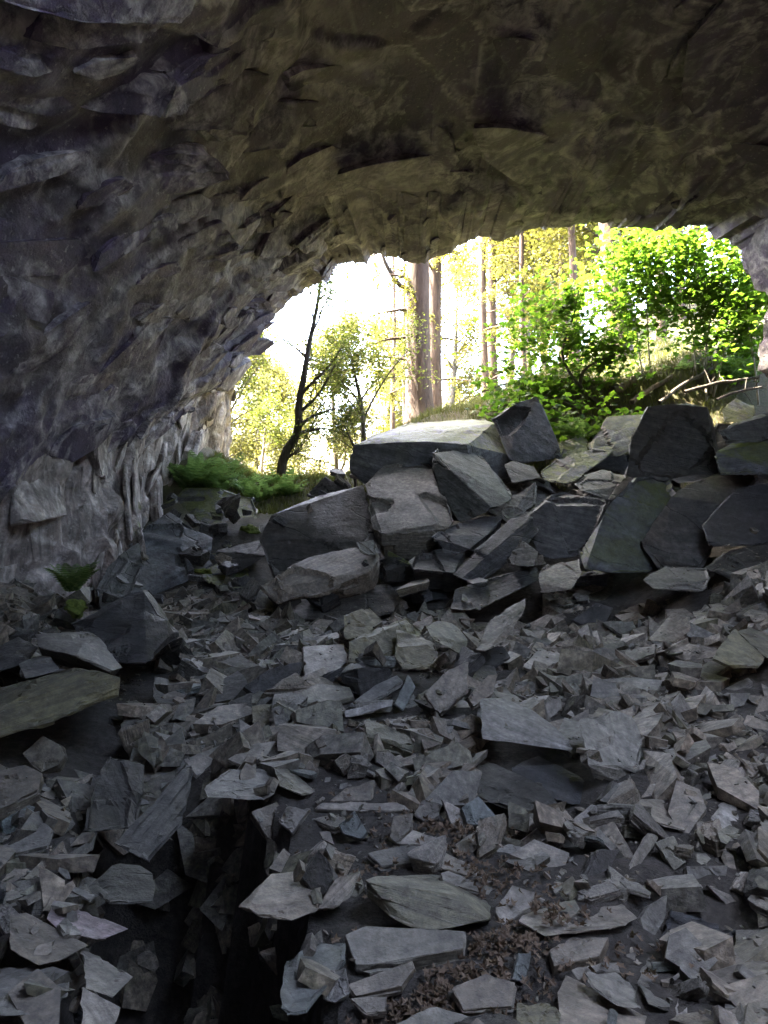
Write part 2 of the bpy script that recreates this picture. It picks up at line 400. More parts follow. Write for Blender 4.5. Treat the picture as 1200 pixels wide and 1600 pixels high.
def floor_hit(x, y):
    v = ray(x, y); v = v / v[1]
    ys = np.linspace(1.6, 14, 500); g = land(v[0] * ys, ys, False); r = CAMZ + v[2] * ys
    k = np.where(r < g)[0]
    return ys[k[0]] if len(k) else 10.0

def axis(lo, hi, fine_lo, fine_hi, step, g=1.22):
    a = list(np.arange(fine_lo, fine_hi + 1e-6, step))
    s = step
    while a[-1] < hi: s *= g; a.append(a[-1] + s)
    s = step
    while a[0] > lo: s *= g; a.insert(0, a[0] - s)
    return np.array(a)
gx = axis(-700, 700, -5.5, 6.5, 0.055); gy = axis(-120, 900, 1.2, 14, 0.055)
GX, GY = np.meshgrid(gx, gy, indexing='ij'); GZ = land(GX, GY)
def grid_faces(nu, nv):
    i = np.arange(nu - 1)[:, None] * nv; j = np.arange(nv - 1)[None, :]
    return np.stack([i + j, i + nv + j, i + nv + j + 1, i + j + 1], -1).reshape(-1, 4)
ground = obj('ground', mesh_np('ground', np.stack([GX.ravel(), GY.ravel(), GZ.ravel()], 1), grid_faces(len(gx), len(gy)), M['ground'], True, {'outside': smooth(12.8, 15.5, GY.ravel())}))
tag(ground, 'rising cave floor of dirt and grit, running out to the wooded bank', kind='structure')

# ------------------------------------------------------------------ cave roof and wall
def resample(P, n):
    P = np.asarray(P, float); s = np.concatenate([[0], np.cumsum(np.linalg.norm(np.diff(P, axis=0), axis=1))]); t = np.linspace(0, s[-1], n)
    return np.stack([np.interp(t, s, P[:, k]) for k in range(3)], 1)
def catmull(P, n):
    P = np.asarray(P, float); Q = np.vstack([2 * P[0] - P[1], P, 2 * P[-1] - P[-2]]); out_ = []
    for i in range(len(P) - 1):
        t = np.linspace(0, 1, 24, endpoint=False)[:, None]; a, b_, c, d = Q[i:i + 4]
        out_.append(0.5 * (2 * b_ + (c - a) * t + (2 * a - 5 * b_ + 4 * c - d) * t ** 2 + (3 * b_ - a - 3 * c + d) * t ** 3))
    return resample(np.vstack(out_ + [P[-1:]]), n)
RIM = [(262, 606, 17.8), (290, 594, 17.6), (318, 582, 17.4), (345, 558, 17.2), (372, 570, 17.2), (384, 545, 17), (397, 525, 16.8), (425, 496, 16.4), (446, 471, 16), (490, 452, 15), (500, 441, 14.6), (513, 446, 14.3), (524, 432, 14), (532, 412, 13.9), (541, 407, 13.6), (552, 412, 13.3), (575, 404, 12.8), (592, 391, 12.4), (608, 397, 12.2), (640, 403, 12), (690, 398, 11.7), (712, 386, 11.6), (735, 381, 11.5), (780, 370, 11.3), (830, 358, 11.1), (862, 351, 11), (885, 356, 10.9), (905, 357, 10.8), (945, 352, 10.7), (975, 358, 10.6), (1000, 364, 10.5), (1035, 360, 10.4), (1060, 357, 10.3), (1095, 360, 10.2), (1112, 370, 10.1), (1130, 377, 10), (1150, 402, 10), (1160, 425, 10), (1180, 441, 9.9), (1197, 470, 9.8), (1200, 500, 9.8), (1194, 535, 9.8), (1191, 570, 9.8), (1196, 640, 9.8), (1215, 760, 9.6), (1240, 920, 9.4)]
NU = 520
FILL_SHAFT = (4.0, -0.8, 2.6, 2.4)
BACK_X, BACK_Z, BACK_S = 1.0, 3.4, 0.03          # the cave closes behind the camera
C0 = resample([at(x, y, 14.5 + (d - 10) * 0.42) for x, y, d in RIM], NU)
_t = np.stack([np.linspace(0, 60, NU), np.zeros(NU), np.zeros(NU)], 1); C0[:, 2] += 0.07 * fbm(_t * 1.7, 4, 61, 0.65); C0[:, 0] += 0.08 * fbm(_t, 3, 62); C0[:, 1] += 0.25 * fbm(_t * 0.6, 3, 63)
C1 = catmull([(-5.3, 9, 1.5), (-4.5, 9, 2.7), (-3.9, 9, 4.0), (-3.1, 8.8, 5.5), (-1.9, 8.4, 7.0), (-0.2, 8.0, 8.3), (2, 7.8, 8.9), (4.5, 7.6, 8.9), (7.6, 7.4, 8.0), (10, 7.2, 5.6), (11, 7, 0.2)], NU)
C2 = catmull([(-5.6, 4, 0.3), (-4.9, 4, 1.6), (-4.3, 4, 3.2), (-3.3, 4, 4.9), (-1.7, 4, 6.2), (0, 4, 7.0), (2.5, 4, 7.3), (5, 4, 7.1), (7.8, 4, 5.8), (9.6, 4, 3.0), (10.4, 4, -0.6)], NU)
C3 = C2 * np.array((1.08, 0, 1.0)) + np.array((0, -3.0, 0.1))
C4 = C2 * np.array((BACK_S, 0, BACK_S)) + np.array((BACK_X, -4.6, BACK_Z))
OUTW = C0 - np.array((0.8, 0, 3.6)); OUTW[:, 1] = 0; OUTW[:, 2] *= 1.3; OUTW /= np.linalg.norm(OUTW, axis=1)[:, None]
UP = np.array((0, 0, 1.0)); E1 = C0 + OUTW * 0.5 + np.array((0, 0.2, 0)); E2 = C0 + OUTW * 3.0 + np.array((0, 0.5, 0)); E3 = C0 * np.array((2.2, 1, 0)) + UP * 24
rows = []
def span(A, B, n, prevA=None, nextB=None):
    for t in np.linspace(0, 1, n, endpoint=False):
        m0 = (B - prevA) / 2 if prevA is not None else B - A
        m1 = (nextB - A) / 2 if nextB is not None else B - A
        rows.append((2 * t ** 3 - 3 * t ** 2 + 1) * A + (t ** 3 - 2 * t ** 2 + t) * m0 + (-2 * t ** 3 + 3 * t ** 2) * B + (t ** 3 - t ** 2) * m1)
span(E3, E2, 14); span(E2, E1, 8); span(E1, C0, 4); RIMROW = len(rows)
span(C0, C1, 190, None, C2); span(C1, C2, 90, C0, C3); span(C2, C3, 24, C1, C4); span(C3, C4, 14); rows.append(C4)
R = np.array(rows); NV = len(R)
def displaced(R, OCT, frame, s_big, amp, seed):
    """blocky slab facets pushed along the surface normal; returns points and the colour attributes"""
    du = np.gradient(R, axis=1); dv = np.gradient(R, axis=0); n = np.cross(du, dv); n /= np.linalg.norm(n, axis=2)[..., None] + 1e-9
    P = R.reshape(-1, 3); n = n.reshape(-1, 3)
    W = P + 0.18 * np.stack([fbm(P * 0.8, 3, seed + k) for k in (1, 2, 3)], 1)
    L = W @ frame
    d = 0; vein = 0; cell = 0
    for i, (sc, a) in enumerate(OCT):
        Q = L / s_big * sc
        f1, e, H, val = voro(Q, seed + 40 * i, (30, 30, 30, 30)[i])
        d = d + a * val
        if i < 3: vein = vein + (1 - smooth(0.02, (0.17, 0.17, 0.15)[i], e)) * (1.0, 0.7, 0.35)[i] * (H[:, 1] > 0.35)
        if i < 3: cell = cell + H[:, 2] / 3
    d = d + 0.10 * fbm(L * 1.3, 5, seed + 9)
    return P, n, d * amp, np.clip(vein, 0, 1), cell, L
ax_long = np.array((0.50, 0.70, 0.52)); ax_long /= np.linalg.norm(ax_long)
ax_n = np.array((0.72, -0.12, -0.60)); ax_n -= ax_long * (ax_n @ ax_long); ax_n /= np.linalg.norm(ax_n)
FR = np.stack([ax_long, np.cross(ax_n, ax_long), ax_n], 1)
P, n, d, vein, cell, L = displaced(R, ((1.0, 0.60), (2.1, 0.26), (4.6, 0.07), (10.0, 0.03)), FR, np.array((4.6, 2.6, 1.3)), 0.40, 100)
row = np.repeat(np.arange(NV), NU); k = smooth(0, 26, np.abs(row - RIMROW)) * 0.85 + 0.10
left = smooth(0.4, -3.5, P[:, 0]); k = k * (0.62 + 0.75 * left)
if n[(RIMROW + 150) * NU + NU // 2][2] > 0: n = -n
P = P + n * (d * k)[:, None]
RF = grid_faces(NV, NU); fc = P[RF].mean(1)       # unseen roof opening added above and behind the camera, as fill light for the floor
RF = RF[(((fc[:, 0] - FILL_SHAFT[0]) / FILL_SHAFT[2]) ** 2 + ((fc[:, 1] - FILL_SHAFT[1]) / FILL_SHAFT[3]) ** 2 > 1 + 0.25 * np.sin(fc[:, 0] * 5)) | (fc[:, 2] < 3.5) | (fc[:, 2] > 9)]
tint = smooth(0.1, 0.7, fbm(P * 0.55, 4, 55)) * smooth(1.5, -1.5, P[:, 0]) * smooth(13, 9, P[:, 1])
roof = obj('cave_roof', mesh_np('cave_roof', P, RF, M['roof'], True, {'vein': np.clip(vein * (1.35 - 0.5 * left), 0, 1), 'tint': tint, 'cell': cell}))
roof.data.set_sharp_from_angle(angle=math.radians(28))
tag(roof, 'dark overhanging slate roof of the cave with pale veins along slab edges', kind='structure')

# left wall, runs on outside the roof as a rusty cliff
wy = np.concatenate([np.linspace(-9, 6, 40, endpoint=False), np.linspace(6, 20.3, 330)]); wz = np.concatenate([np.linspace(-2.5, 9.5, 260), np.linspace(9.8, 21, 18)])
WY, WZ = np.meshgrid(wy, wz, indexing='ij')
WX = -4.6 + 0.22 * np.sin(WY * 0.7) + 0.10 * (WZ - 4) * smooth(9, 14, WY) - 0.12 * np.clip(2.2 - WZ, -1, 3) * smooth(13, 9, WY) * 0 - smooth(7.5, 3, WY) * 0.8
WX = WX + np.clip(3.6 - WZ, 0, 4) * 0.30 * smooth(8, 10.5, WY) + 0.25 * smooth(14.0, 14.4, WY) - 0.3 * smooth(16.6, 16.9, WY) - 0.1 * smooth(18.2, 18.4, WY)
R2 = np.stack([WX, WY, WZ], -1)
# turn the cliff end away to the left
endc = np.linspace(0, 1, 16)[1:, None, None]
tail = R2[-1][None] + np.concatenate([-7 * endc ** 1.2, 1.6 * endc ** 0.7, endc * 0], -1)
R2 = np.concatenate([R2, tail], 0)
aw_l = np.array((0.05, 0.42, 0.90)); aw_l /= np.linalg.norm(aw_l); aw_n = np.array((0.95, 0.25, -0.15)); aw_n -= aw_l * (aw_n @ aw_l); aw_n /= np.linalg.norm(aw_n)
FW = np.stack([aw_l, np.cross(aw_n, aw_l), aw_n], 1)
P2, n2, d2, vein2, cell2, L2 = displaced(R2, ((1.0, 0.7), (2.3, 0.25), (5.2, 0.08), (11.0, 0.03)), FW, np.array((2.6, 0.85, 0.6)), 0.36, 300)
if n2[200 * len(wz) + 100][0] < 0: n2 = -n2
P2 = P2 + n2 * d2[:, None]
mossa = np.clip(smooth(0.15, 0.5, fbm(P2 * 0.8, 3, 71)) * smooth(5.0, 2.0, P2[:, 2]) * smooth(9, 12, P2[:, 1]) * 1.0, 0, 1)
tint2 = smooth(11, 16, P2[:, 1]) * smooth(-0.35, 0.35, fbm(P2 * np.array((0.8, 0.8, 0.25)), 3, 91))
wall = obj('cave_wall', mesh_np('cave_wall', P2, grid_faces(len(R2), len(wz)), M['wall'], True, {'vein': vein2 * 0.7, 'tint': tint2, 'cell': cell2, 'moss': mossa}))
wall.data.set_sharp_from_angle(angle=math.radians(28))
tag(wall, 'lichen-streaked slate wall running out of the cave into a rusty cliff', kind='structure')

# ------------------------------------------------------------------ stones
def stone_mesh(name, pts, mat, cuts=11, rough=1.0, bev=0.02, seed=0, frame=None, maxpass=5, laminae=None, chop=0):
    """angular slate block: hull of the corner points, chipped edges, split laminae; local z is the thin axis. Returns mesh, centre, rotation."""
    pts = np.asarray(pts, float); c = pts.mean(0); Q = pts - c
    if frame is None:
        w, E = np.linalg.eigh(Q.T @ Q); Rm = np.stack([E[:, 2], E[:, 1], E[:, 0]], 1)
        if Rm[2, 2] < 0: Rm[:, 2] *= -1
        if np.linalg.det(Rm) < 0: Rm[:, 1] *= -1
    else: Rm = frame
    Lp = Q @ Rm; size = float(np.max(Lp.max(0) - Lp.min(0))); thin = float((Lp.max(0) - Lp.min(0))[2])
    bm = bmesh.new()
    for p in Lp: bm.verts.new(p)
    r = bmesh.ops.convex_hull(bm, input=bm.verts[:])
    dead = list({v for v in r['geom_interior'] + r['geom_unused'] if isinstance(v, bmesh.types.BMVert)})
    if dead: bmesh.ops.delete(bm, geom=dead, context='VERTS')
    bmesh.ops.dissolve_limit(bm, angle_limit=math.radians(7), verts=bm.verts[:], edges=bm.edges[:])
    if chop:        # knock off corners
        cr = np.random.default_rng(seed + 77)
        for _ in range(chop):
            d_ = cr.normal(0, 1, 3); d_ /= np.linalg.norm(d_); pr_ = np.array([v.co[:] for v in bm.verts]) @ d_
            hmax, hmin = pr_.max(), pr_.min(); cut = hmax - (hmax - hmin) * cr.uniform(0.01, 0.05)
            rr_ = bmesh.ops.bisect_plane(bm, geom=bm.verts[:] + bm.edges[:] + bm.faces[:], plane_co=tuple(d_ * cut), plane_no=tuple(d_), clear_outer=True)
            ed = [g_ for g_ in rr_['geom_cut'] if isinstance(g_, bmesh.types.BMEdge)]
            if ed: bmesh.ops.contextual_create(bm, geom=ed)
    bmesh.ops.bevel(bm, geom=bm.edges[:], offset=min(size * bev, thin * 0.06), segments=1, profile=0.6, affect='EDGES', clamp_overlap=True)
    # part the sides along the cleavage, so that the laminae step in and out cleanly
    lo, hi = Lp[:, 2].min(), Lp[:, 2].max(); lr = np.random.default_rng(seed + 1000)
    nb = int(lr.integers(2, 5)) if laminae is None else laminae
    zb = np.sort(lo + (hi - lo) * (np.arange(1, nb + 1) + lr.uniform(-.35, .35, nb)) / (nb + 1)); tl = lr.normal(0, 0.05, (nb, 2))
    for zc_, tt in zip(zb, tl):
        for e in (-1, 1):
            bmesh.ops.bisect_plane(bm, geom=bm.verts[:] + bm.edges[:] + bm.faces[:], plane_co=(0, 0, zc_ + e * size * 0.004), plane_no=(tt[0], tt[1], 1), dist=size * 0.0005)
    bmesh.ops.triangulate(bm, faces=bm.faces[:])
    ml = size / cuts
    for _ in range(maxpass):
        le = [e for e in bm.edges if e.calc_length() > ml]
        if not le: break
        bmesh.ops.subdivide_edges(bm, edges=le, cuts=1)
        bmesh.ops.triangulate(bm, faces=[f for f in bm.faces if len(f.verts) > 3])
    bmesh.ops.recalc_face_normals(bm, faces=bm.faces[:]); bm.normal_update()
    V = np.array([v.co[:] for v in bm.verts]); Nn = np.array([v.normal[:] for v in bm.verts])
    U = V / size + seed * 3.17
    lat = 1 - np.abs(Nn[:, 2])
    lay = np.zeros(len(V))
    for zc_, tt in zip(zb, tl): lay += (V[:, 2] - zc_ + V[:, 0] * tt[0] + V[:, 1] * tt[1]) > 0
    sect = np.floor((np.arctan2(V[:, 1], V[:, 0]) + 0.25 * lay) * 1.1)
    step = _h(lay, sect * 0 + seed, sect, 5) - 0.6
    D = lat ** 2 * step * min(size * 0.07, thin * 0.35) + (fbm(U * 2.6, 2, seed) * 0.012 + fbm(U * 9.0, 4, seed + 3) * 0.011) * size * (0.4 + 0.6 * lat)
    f1, e, H, off = voro(U * np.array((2.4, 2.4, 0.7)), seed + 7)
    D = D - (1 - lat) * thin * 0.10 * (H[:, 0] > 0.55) * smooth(0.02, 0.08, e)
    V = V + Nn * (D * rough)[:, None]
    for v, co in zip(bm.verts, V): v.co = co
    me = bpy.data.meshes.new(name); bm.to_mesh(me); bm.free()
    me.polygons.foreach_set('use_smooth', np.ones(len(me.polygons), bool)); me.set_sharp_from_angle(angle=math.radians(24))
    me.materials.append(mat)
    return me, c, Rm
HRES = 0.045; HX0, HY0, HNX, HNY = -5.2, 1.3, 245, 260
hxs = HX0 + (np.arange(HNX) + 0.5) * HRES; hys = HY0 + (np.arange(HNY) + 0.5) * HRES
HMASK = np.zeros((HNX, HNY), bool)
HM = land(*np.meshgrid(hxs, hys, indexing='ij')); HF = HM.copy()
def imprint(V):
    ix = ((V[:, 0] - HX0) / HRES).astype(int); iy = ((V[:, 1] - HY0) / HRES).astype(int)
    ok = (ix >= 0) & (ix < HNX) & (iy >= 0) & (iy < HNY)
    np.maximum.at(HM, (ix[ok], iy[ok]), V[ok, 2])
def mesh_verts(me):
    a = np.empty(len(me.vertices) * 3, np.float32); me.vertices.foreach_get('co', a); return a.reshape(-1, 3).astype(float)
SEEN = []        # (label phrase, px, py, half width, object) of the hand-set stones, for naming the small ones near them
def set_stone(name, label, cat, group, pts, mat, mark=True, **kw):
    me, c, Rm = stone_mesh(name, pts, M[mat], seed=len(bpy.data.objects) % 97, **kw)
    o = obj(name, me); o.matrix_world = Matrix([[*Rm[0], c[0]], [*Rm[1], c[1]], [*Rm[2], c[2]], [0, 0, 0, 1]])
    tag(o, label, cat, group)
    if mark:
        Wv = mesh_verts(me) @ Rm.T + c; before = HM.copy(); imprint(Wv); HMASK[HM > before + 0.01] = True
    return o

def hull(spec, name='boulder', group='boulders piled across the cave mouth', cuts=32, back=0.0, rough=0.8):
    label, mat, pts = spec
    W = [at(*p) for p in pts]
    if back:
        W += [w + np.array((0.03, back, 0.05)) for w in W]
    W = np.array(W); W = W + rng.normal(0, 0.006, W.shape)
    return set_stone(name, label, 'boulder', group, W, mat, cuts=cuts, rough=rough, bev=0.005, maxpass=6, chop=3)

BOULDERS = [
 ('broad mossy flat-topped boulder on the crest below the big larch trunk', 'slate_moss', [(551,694,13),(588,683,13.2),(642,662,15),(759,654,15.6),(772,662,14.6),(797,712,13.9),(797,738,13.8),(730,692,13.1),(665,688,13),(540,752,13),(600,800,12.9),(750,800,13.2)]),
 ('dark upright slab standing on the crest beside the sapling leaves', 'slate_big', [(769,655,14.1),(806,630,14.2),(839,620,14.3),(852,642,14.2),(872,690,13.9),(877,714,13.8),(800,726,13.6),(795,662,15),(842,634,15),(868,705,14.6),(808,720,14.6)]),
 ('pale grey boulder with a sloping face at the middle of the pile', 'slate_pale', [(570,754,12.3),(601,729,12.9),(651,717,13.1),(674,721,12.9),(701,792,11.6),(711,815,11.3),(701,827,11.2),(597,832,11.2),(582,827,11.4),(574,796,11.8),(601,888,11.6),(640,893,11.6),(690,858,11.8),(600,800,13),(690,780,13.2)]),
 ('ridged dark boulder leaning against the pale sloping boulder', 'slate_big', [(674,708,12.45),(682,699,12.8),(730,706,13.2),(752,712,13.3),(801,767,12.4),(797,782,11.9),(772,797,11.6),(717,817,11.7),(688,767,12),(740,800,12.8),(700,790,13)]),
 ('tilted slab with a pale scooped top below the ridged boulder', 'slate_big', [(676,838,11.0),(700,822,11.4),(755,803,11.9),(788,806,11.9),(762,836,11.2),(733,858,10.9),(700,872,11),(750,870,11.5),(780,840,12.2),(690,862,11.6)]),
 ('wedge slab lying low in shadow under the scooped slab', 'slate_big', [(638,877,10.7),(659,858,11.1),(730,858,11.1),(708,895,10.5),(645,889,10.5),(650,925,10.9),(720,925,10.9),(690,890,11.7)]),
 ('long dark speckled slab leaning diagonally at the foot of the pile', 'slate_dark', [(705,900,10.4),(712,884,10.6),(800,810,11.3),(832,806,11.3),(842,830,11.2),(800,872,10.7),(745,918,10.3),(715,908,10.3),(760,860,11.6),(840,820,12)]),
 ('thin pale triangular plate wedged upright in the pile', 'slate_pale', [(780,801,11.9),(800,774,12.1),(836,752,12.3),(833,790,12.0),(812,807,11.8),(793,813,11.7),(805,790,12.3),(836,758,12.5)]),
 ('small blunt brown block resting against the diagonal slab', 'slate', [(793,871,10.4),(815,842,10.6),(839,862,10.5),(834,884,10.3),(797,884,10.3),(820,850,11),(840,880,10.9),(800,885,10.9)]),
 ('wide dark boulder with a bright top edge behind the diagonal slab', 'slate_big', [(817,813,11.6),(852,785,11.7),(947,785,11.6),(925,840,11.3),(905,868,11.2),(845,874,11.2),(858,771,12.5),(896,760,12.7),(942,776,12.5),(900,830,13)]),
 ('hump-backed boulder with streaked top just above the wide dark boulder', 'slate_big', [(898,757,12.3),(915,742,12.6),(940,733,12.9),(978,740,12.8),(982,752,12.4),(952,782,12),(910,768,12),(950,760,13.4)]),
 ('slab with a mossy pale edge rising behind the hump-backed boulder', 'slate_moss', [(841,736,12.9),(870,715,13.3),(925,702,13.6),(965,693,13.8),(948,717,13.3),(905,746,12.7),(890,756,12.6),(850,752,12.7),(900,740,14),(940,720,14.2)]),
 ('moss-topped dark block behind the big black block', 'slate_moss', [(918,692,13.7),(950,652,14.2),(1012,645,14.4),(1008,692,13.8),(965,714,13.5),(920,704,13.5),(940,690,15),(1000,660,15.3)]),
 ('big black square block standing high on the pile', 'slate_dark', [(976,743,11.8),(980,699,11.9),(995,673,12),(1013,635,12.1),(1072,629,12.1),(1108,637,12),(1119,681,11.8),(1123,742,11.6),(1050,752,11.6),(1013,642,13.2),(1090,637,13.2),(1120,720,13),(990,720,13)]),
 ('slab with a bright top edge beside the cave wall, above its neighbours', 'slate_big', [(1122,672,10.8),(1198,643,11.4),(1245,636,11.4),(1245,690,10.9),(1135,692,10.7),(1200,668,12.1),(1245,660,12.1)]),
 ('dark mossy-edged block under the bright-edged slab by the cave wall', 'slate_moss', [(1117,707,10.5),(1150,690,10.9),(1230,684,10.9),(1235,740,10.3),(1127,742,10.3),(1180,700,11.8),(1130,730,11.6)]),
 ('great dark boulder with a mossy ridge in front of the black block', 'slate_moss', [(905,864,10.4),(914,890,10.1),(943,802,10.7),(991,740,11.2),(1013,737,11.4),(1072,760,11.3),(1062,800,10.8),(1040,892,10.2),(960,897,10.1),(1000,800,12),(1050,780,12)]),
 ('slanting brown slab with a pale streaked top beside the mossy-ridged boulder', 'slate_dark', [(1050,777,10.6),(1110,745,11.0),(1174,731,11.2),(1177,746,10.9),(1142,790,10.4),(1100,860,10.1),(1085,897,9.9),(1030,893,10.0),(1000,842,10.4),(1120,780,11.6),(1180,742,11.7)]),
 ('thin bright slab lying flat between the black block and the slanting slab', 'slate_pale', [(1050,748,11.3),(1075,742,11.6),(1123,734,11.8),(1127,743,11.5),(1083,753,11.2),(1060,755,11.2),(1120,750,11.6)]),
 ('smooth brown boulder at the edge of the pile below the slanting slab', 'slate_dark', [(1099,822,10),(1152,763,10.4),(1215,750,10.4),(1235,830,9.9),(1180,854,9.6),(1110,852,9.7),(1160,790,11.2),(1235,780,11.2)]),
 ('low rounded brown boulder on the floor beside the cave wall', 'slate_dark', [(1100,888,9.2),(1140,858,9.6),(1205,838,9.8),(1250,842,9.8),(1250,900,9.2),(1150,908,9.0),(1180,870,10.4)]),
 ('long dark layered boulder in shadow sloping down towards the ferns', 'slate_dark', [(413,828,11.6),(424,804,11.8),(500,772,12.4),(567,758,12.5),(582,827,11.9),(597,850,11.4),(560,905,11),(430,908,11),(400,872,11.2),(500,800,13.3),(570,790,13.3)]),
 ('dark flat tongue of rock poking out towards the wall', 'slate_dark', [(336,862,11.8),(365,850,12),(409,840,12.1),(418,868,11.6),(372,894,11.5),(342,889,11.6),(400,860,12.8)]),
 ('pointed black rock on the skyline beside the leaning tree', 'slate_dark', [(478,774,13),(509,744,13.1),(527,759,13),(524,778,12.8),(500,784,12.8),(510,750,13.6),(520,770,13.6)]),
 ('small square black rock between the pointed rock and the mossy boulder', 'slate_dark', [(520,752,13.2),(532,742,13.3),(548,756,13.2),(545,775,13),(522,774,13),(540,755,13.8)]),
 ('long slab with a pale pointed tip at the foot of the dark layered boulder', 'slate', [(399,919,9.8),(467,873,10.5),(511,871,10.7),(540,873,10.7),(590,850,11.1),(597,868,10.9),(575,895,10.4),(500,925,10),(430,945,9.8),(520,930,10.8),(590,930,10.8)]),
 ('bright chipped flake lying on the long pale-tipped slab', 'slate_pale', [(555,846,10.7),(585,842,10.9),(597,866,10.8),(575,868,10.6),(560,859,10.6),(580,858,11.1)]),
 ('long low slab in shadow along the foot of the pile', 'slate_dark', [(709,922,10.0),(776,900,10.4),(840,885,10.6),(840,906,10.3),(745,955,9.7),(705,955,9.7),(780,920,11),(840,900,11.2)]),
 ('broken block with a bright notched top at the foot of the pile', 'slate', [(840,893,9.8),(865,879,10.1),(905,873,10.2),(909,893,9.8),(893,921,9.4),(845,926,9.5),(842,910,9.6),(880,900,10.6)]),
 ('flat pale-topped slab in front of the mossy-ridged boulder', 'slate', [(1003,905,9.0),(1040,884,9.5),(1105,888,9.5),(1112,902,9.1),(1100,926,8.8),(1020,920,8.8),(1060,905,9.9)]),
 ('mossy sloping rock between the crest slab and the moss-topped block', 'slate_moss', [(862,700,14.6),(885,676,15),(915,684,15),(920,706,14.4),(880,716,14.2),(900,700,15.6)]),
 ('small dark rock tucked under the upright crest slab', 'slate_dark', [(789,725,13),(803,720,13.2),(835,728,13.2),(845,746,12.8),(800,756,12.6),(820,740,13.6)]),
 ('rounded pale rock on the bank behind the black block', 'slate_moss', [(1128,640,13.5),(1150,622,13.8),(1178,632,13.8),(1176,658,13.2),(1130,660,13.2),(1160,640,14.4)]),
 ('dark filler boulder between the ridged boulder and the wide dark one', 'slate_dark', [(755,800,13.2),(790,745,13.8),(850,738,14),(880,770,13.6),(870,815,13),(800,825,12.8),(820,770,14.6)]),
 ('dark rock behind the hump-backed boulder', 'slate_dark', [(880,760,13.6),(905,715,14),(985,705,14.2),(985,760,13.4),(930,785,13.2),(950,740,14.8)]),
 ('shaded rock below the hump-backed boulder beside the mossy ridge', 'slate_dark', [(900,800,11.9),(935,775,12.3),(975,770,12.3),(965,830,11.5),(915,850,11.3),(940,800,12.8)]),
 ('shaded rock under the pale sloping boulder', 'slate_dark', [(590,880,11.5),(620,855,11.9),(690,870,11.8),(700,935,10.9),(600,945,10.8),(650,890,12.4)]),
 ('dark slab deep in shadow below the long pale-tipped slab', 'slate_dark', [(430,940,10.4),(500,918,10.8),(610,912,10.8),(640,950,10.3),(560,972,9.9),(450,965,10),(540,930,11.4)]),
 ('rock at the back of the pile beside the crest slab', 'slate_big', [(868,735,14),(880,700,14.4),(915,705,14.5),(925,735,14),(880,760,13.6),(900,725,15)]),
 ('dark rock wedged below the black block', 'slate_dark', [(940,800,11.8),(975,745,12.3),(1060,748,12.2),(1075,790,11.7),(1000,820,11.5),(1010,770,12.8)]),
 ('dark rock behind the slanting slab close to the cave wall', 'slate_dark', [(1105,742,12.4),(1130,715,12.8),(1240,715,12.8),(1250,780,12),(1120,790,12),(1180,740,13.4)]),
 ('shaded boulder in the corner between the black block and the cave wall', 'slate_dark', [(1100,700,13),(1120,660,13.4),(1240,655,13.4),(1250,720,12.9),(1110,730,12.8),(1180,680,14)]),
]
for sp in BOULDERS: hull(sp)
LEDGE = [
 ('blocky pale rock ledge under the ferns at the foot of the cliff', 'slate_moss', [(262,790,14.6),(290,762,15),(350,762,15),(395,775,14.8),(405,800,14.4),(398,850,13.6),(340,880,13.2),(270,860,13.6),(300,800,16),(390,790,16)]),
 ('sloping stack of slate layers leaning on the wall under the ledge', 'slate_big', [(180,880,11.2),(215,830,12),(265,800,12.6),(335,840,12.4),(330,880,12),(270,925,11.2),(190,945,10.6),(220,860,13)]),
 ('tilted grey slate rib beside the wall fern', 'slate_big', [(150,920,9.6),(170,880,10.2),(215,850,10.8),(225,880,10.4),(190,950,9.4),(160,960,9.2),(190,900,11)]),
 ('low mossy rock between the ledge and the dark tongue of rock', 'slate_moss', [(315,893,11.6),(345,875,12),(385,882,12),(390,905,11.6),(340,915,11.2),(320,910,11.2),(350,890,12.6)]),
]
for sp in LEDGE: hull(sp, 'ledge_rock', 'rocks at the foot of the left wall')
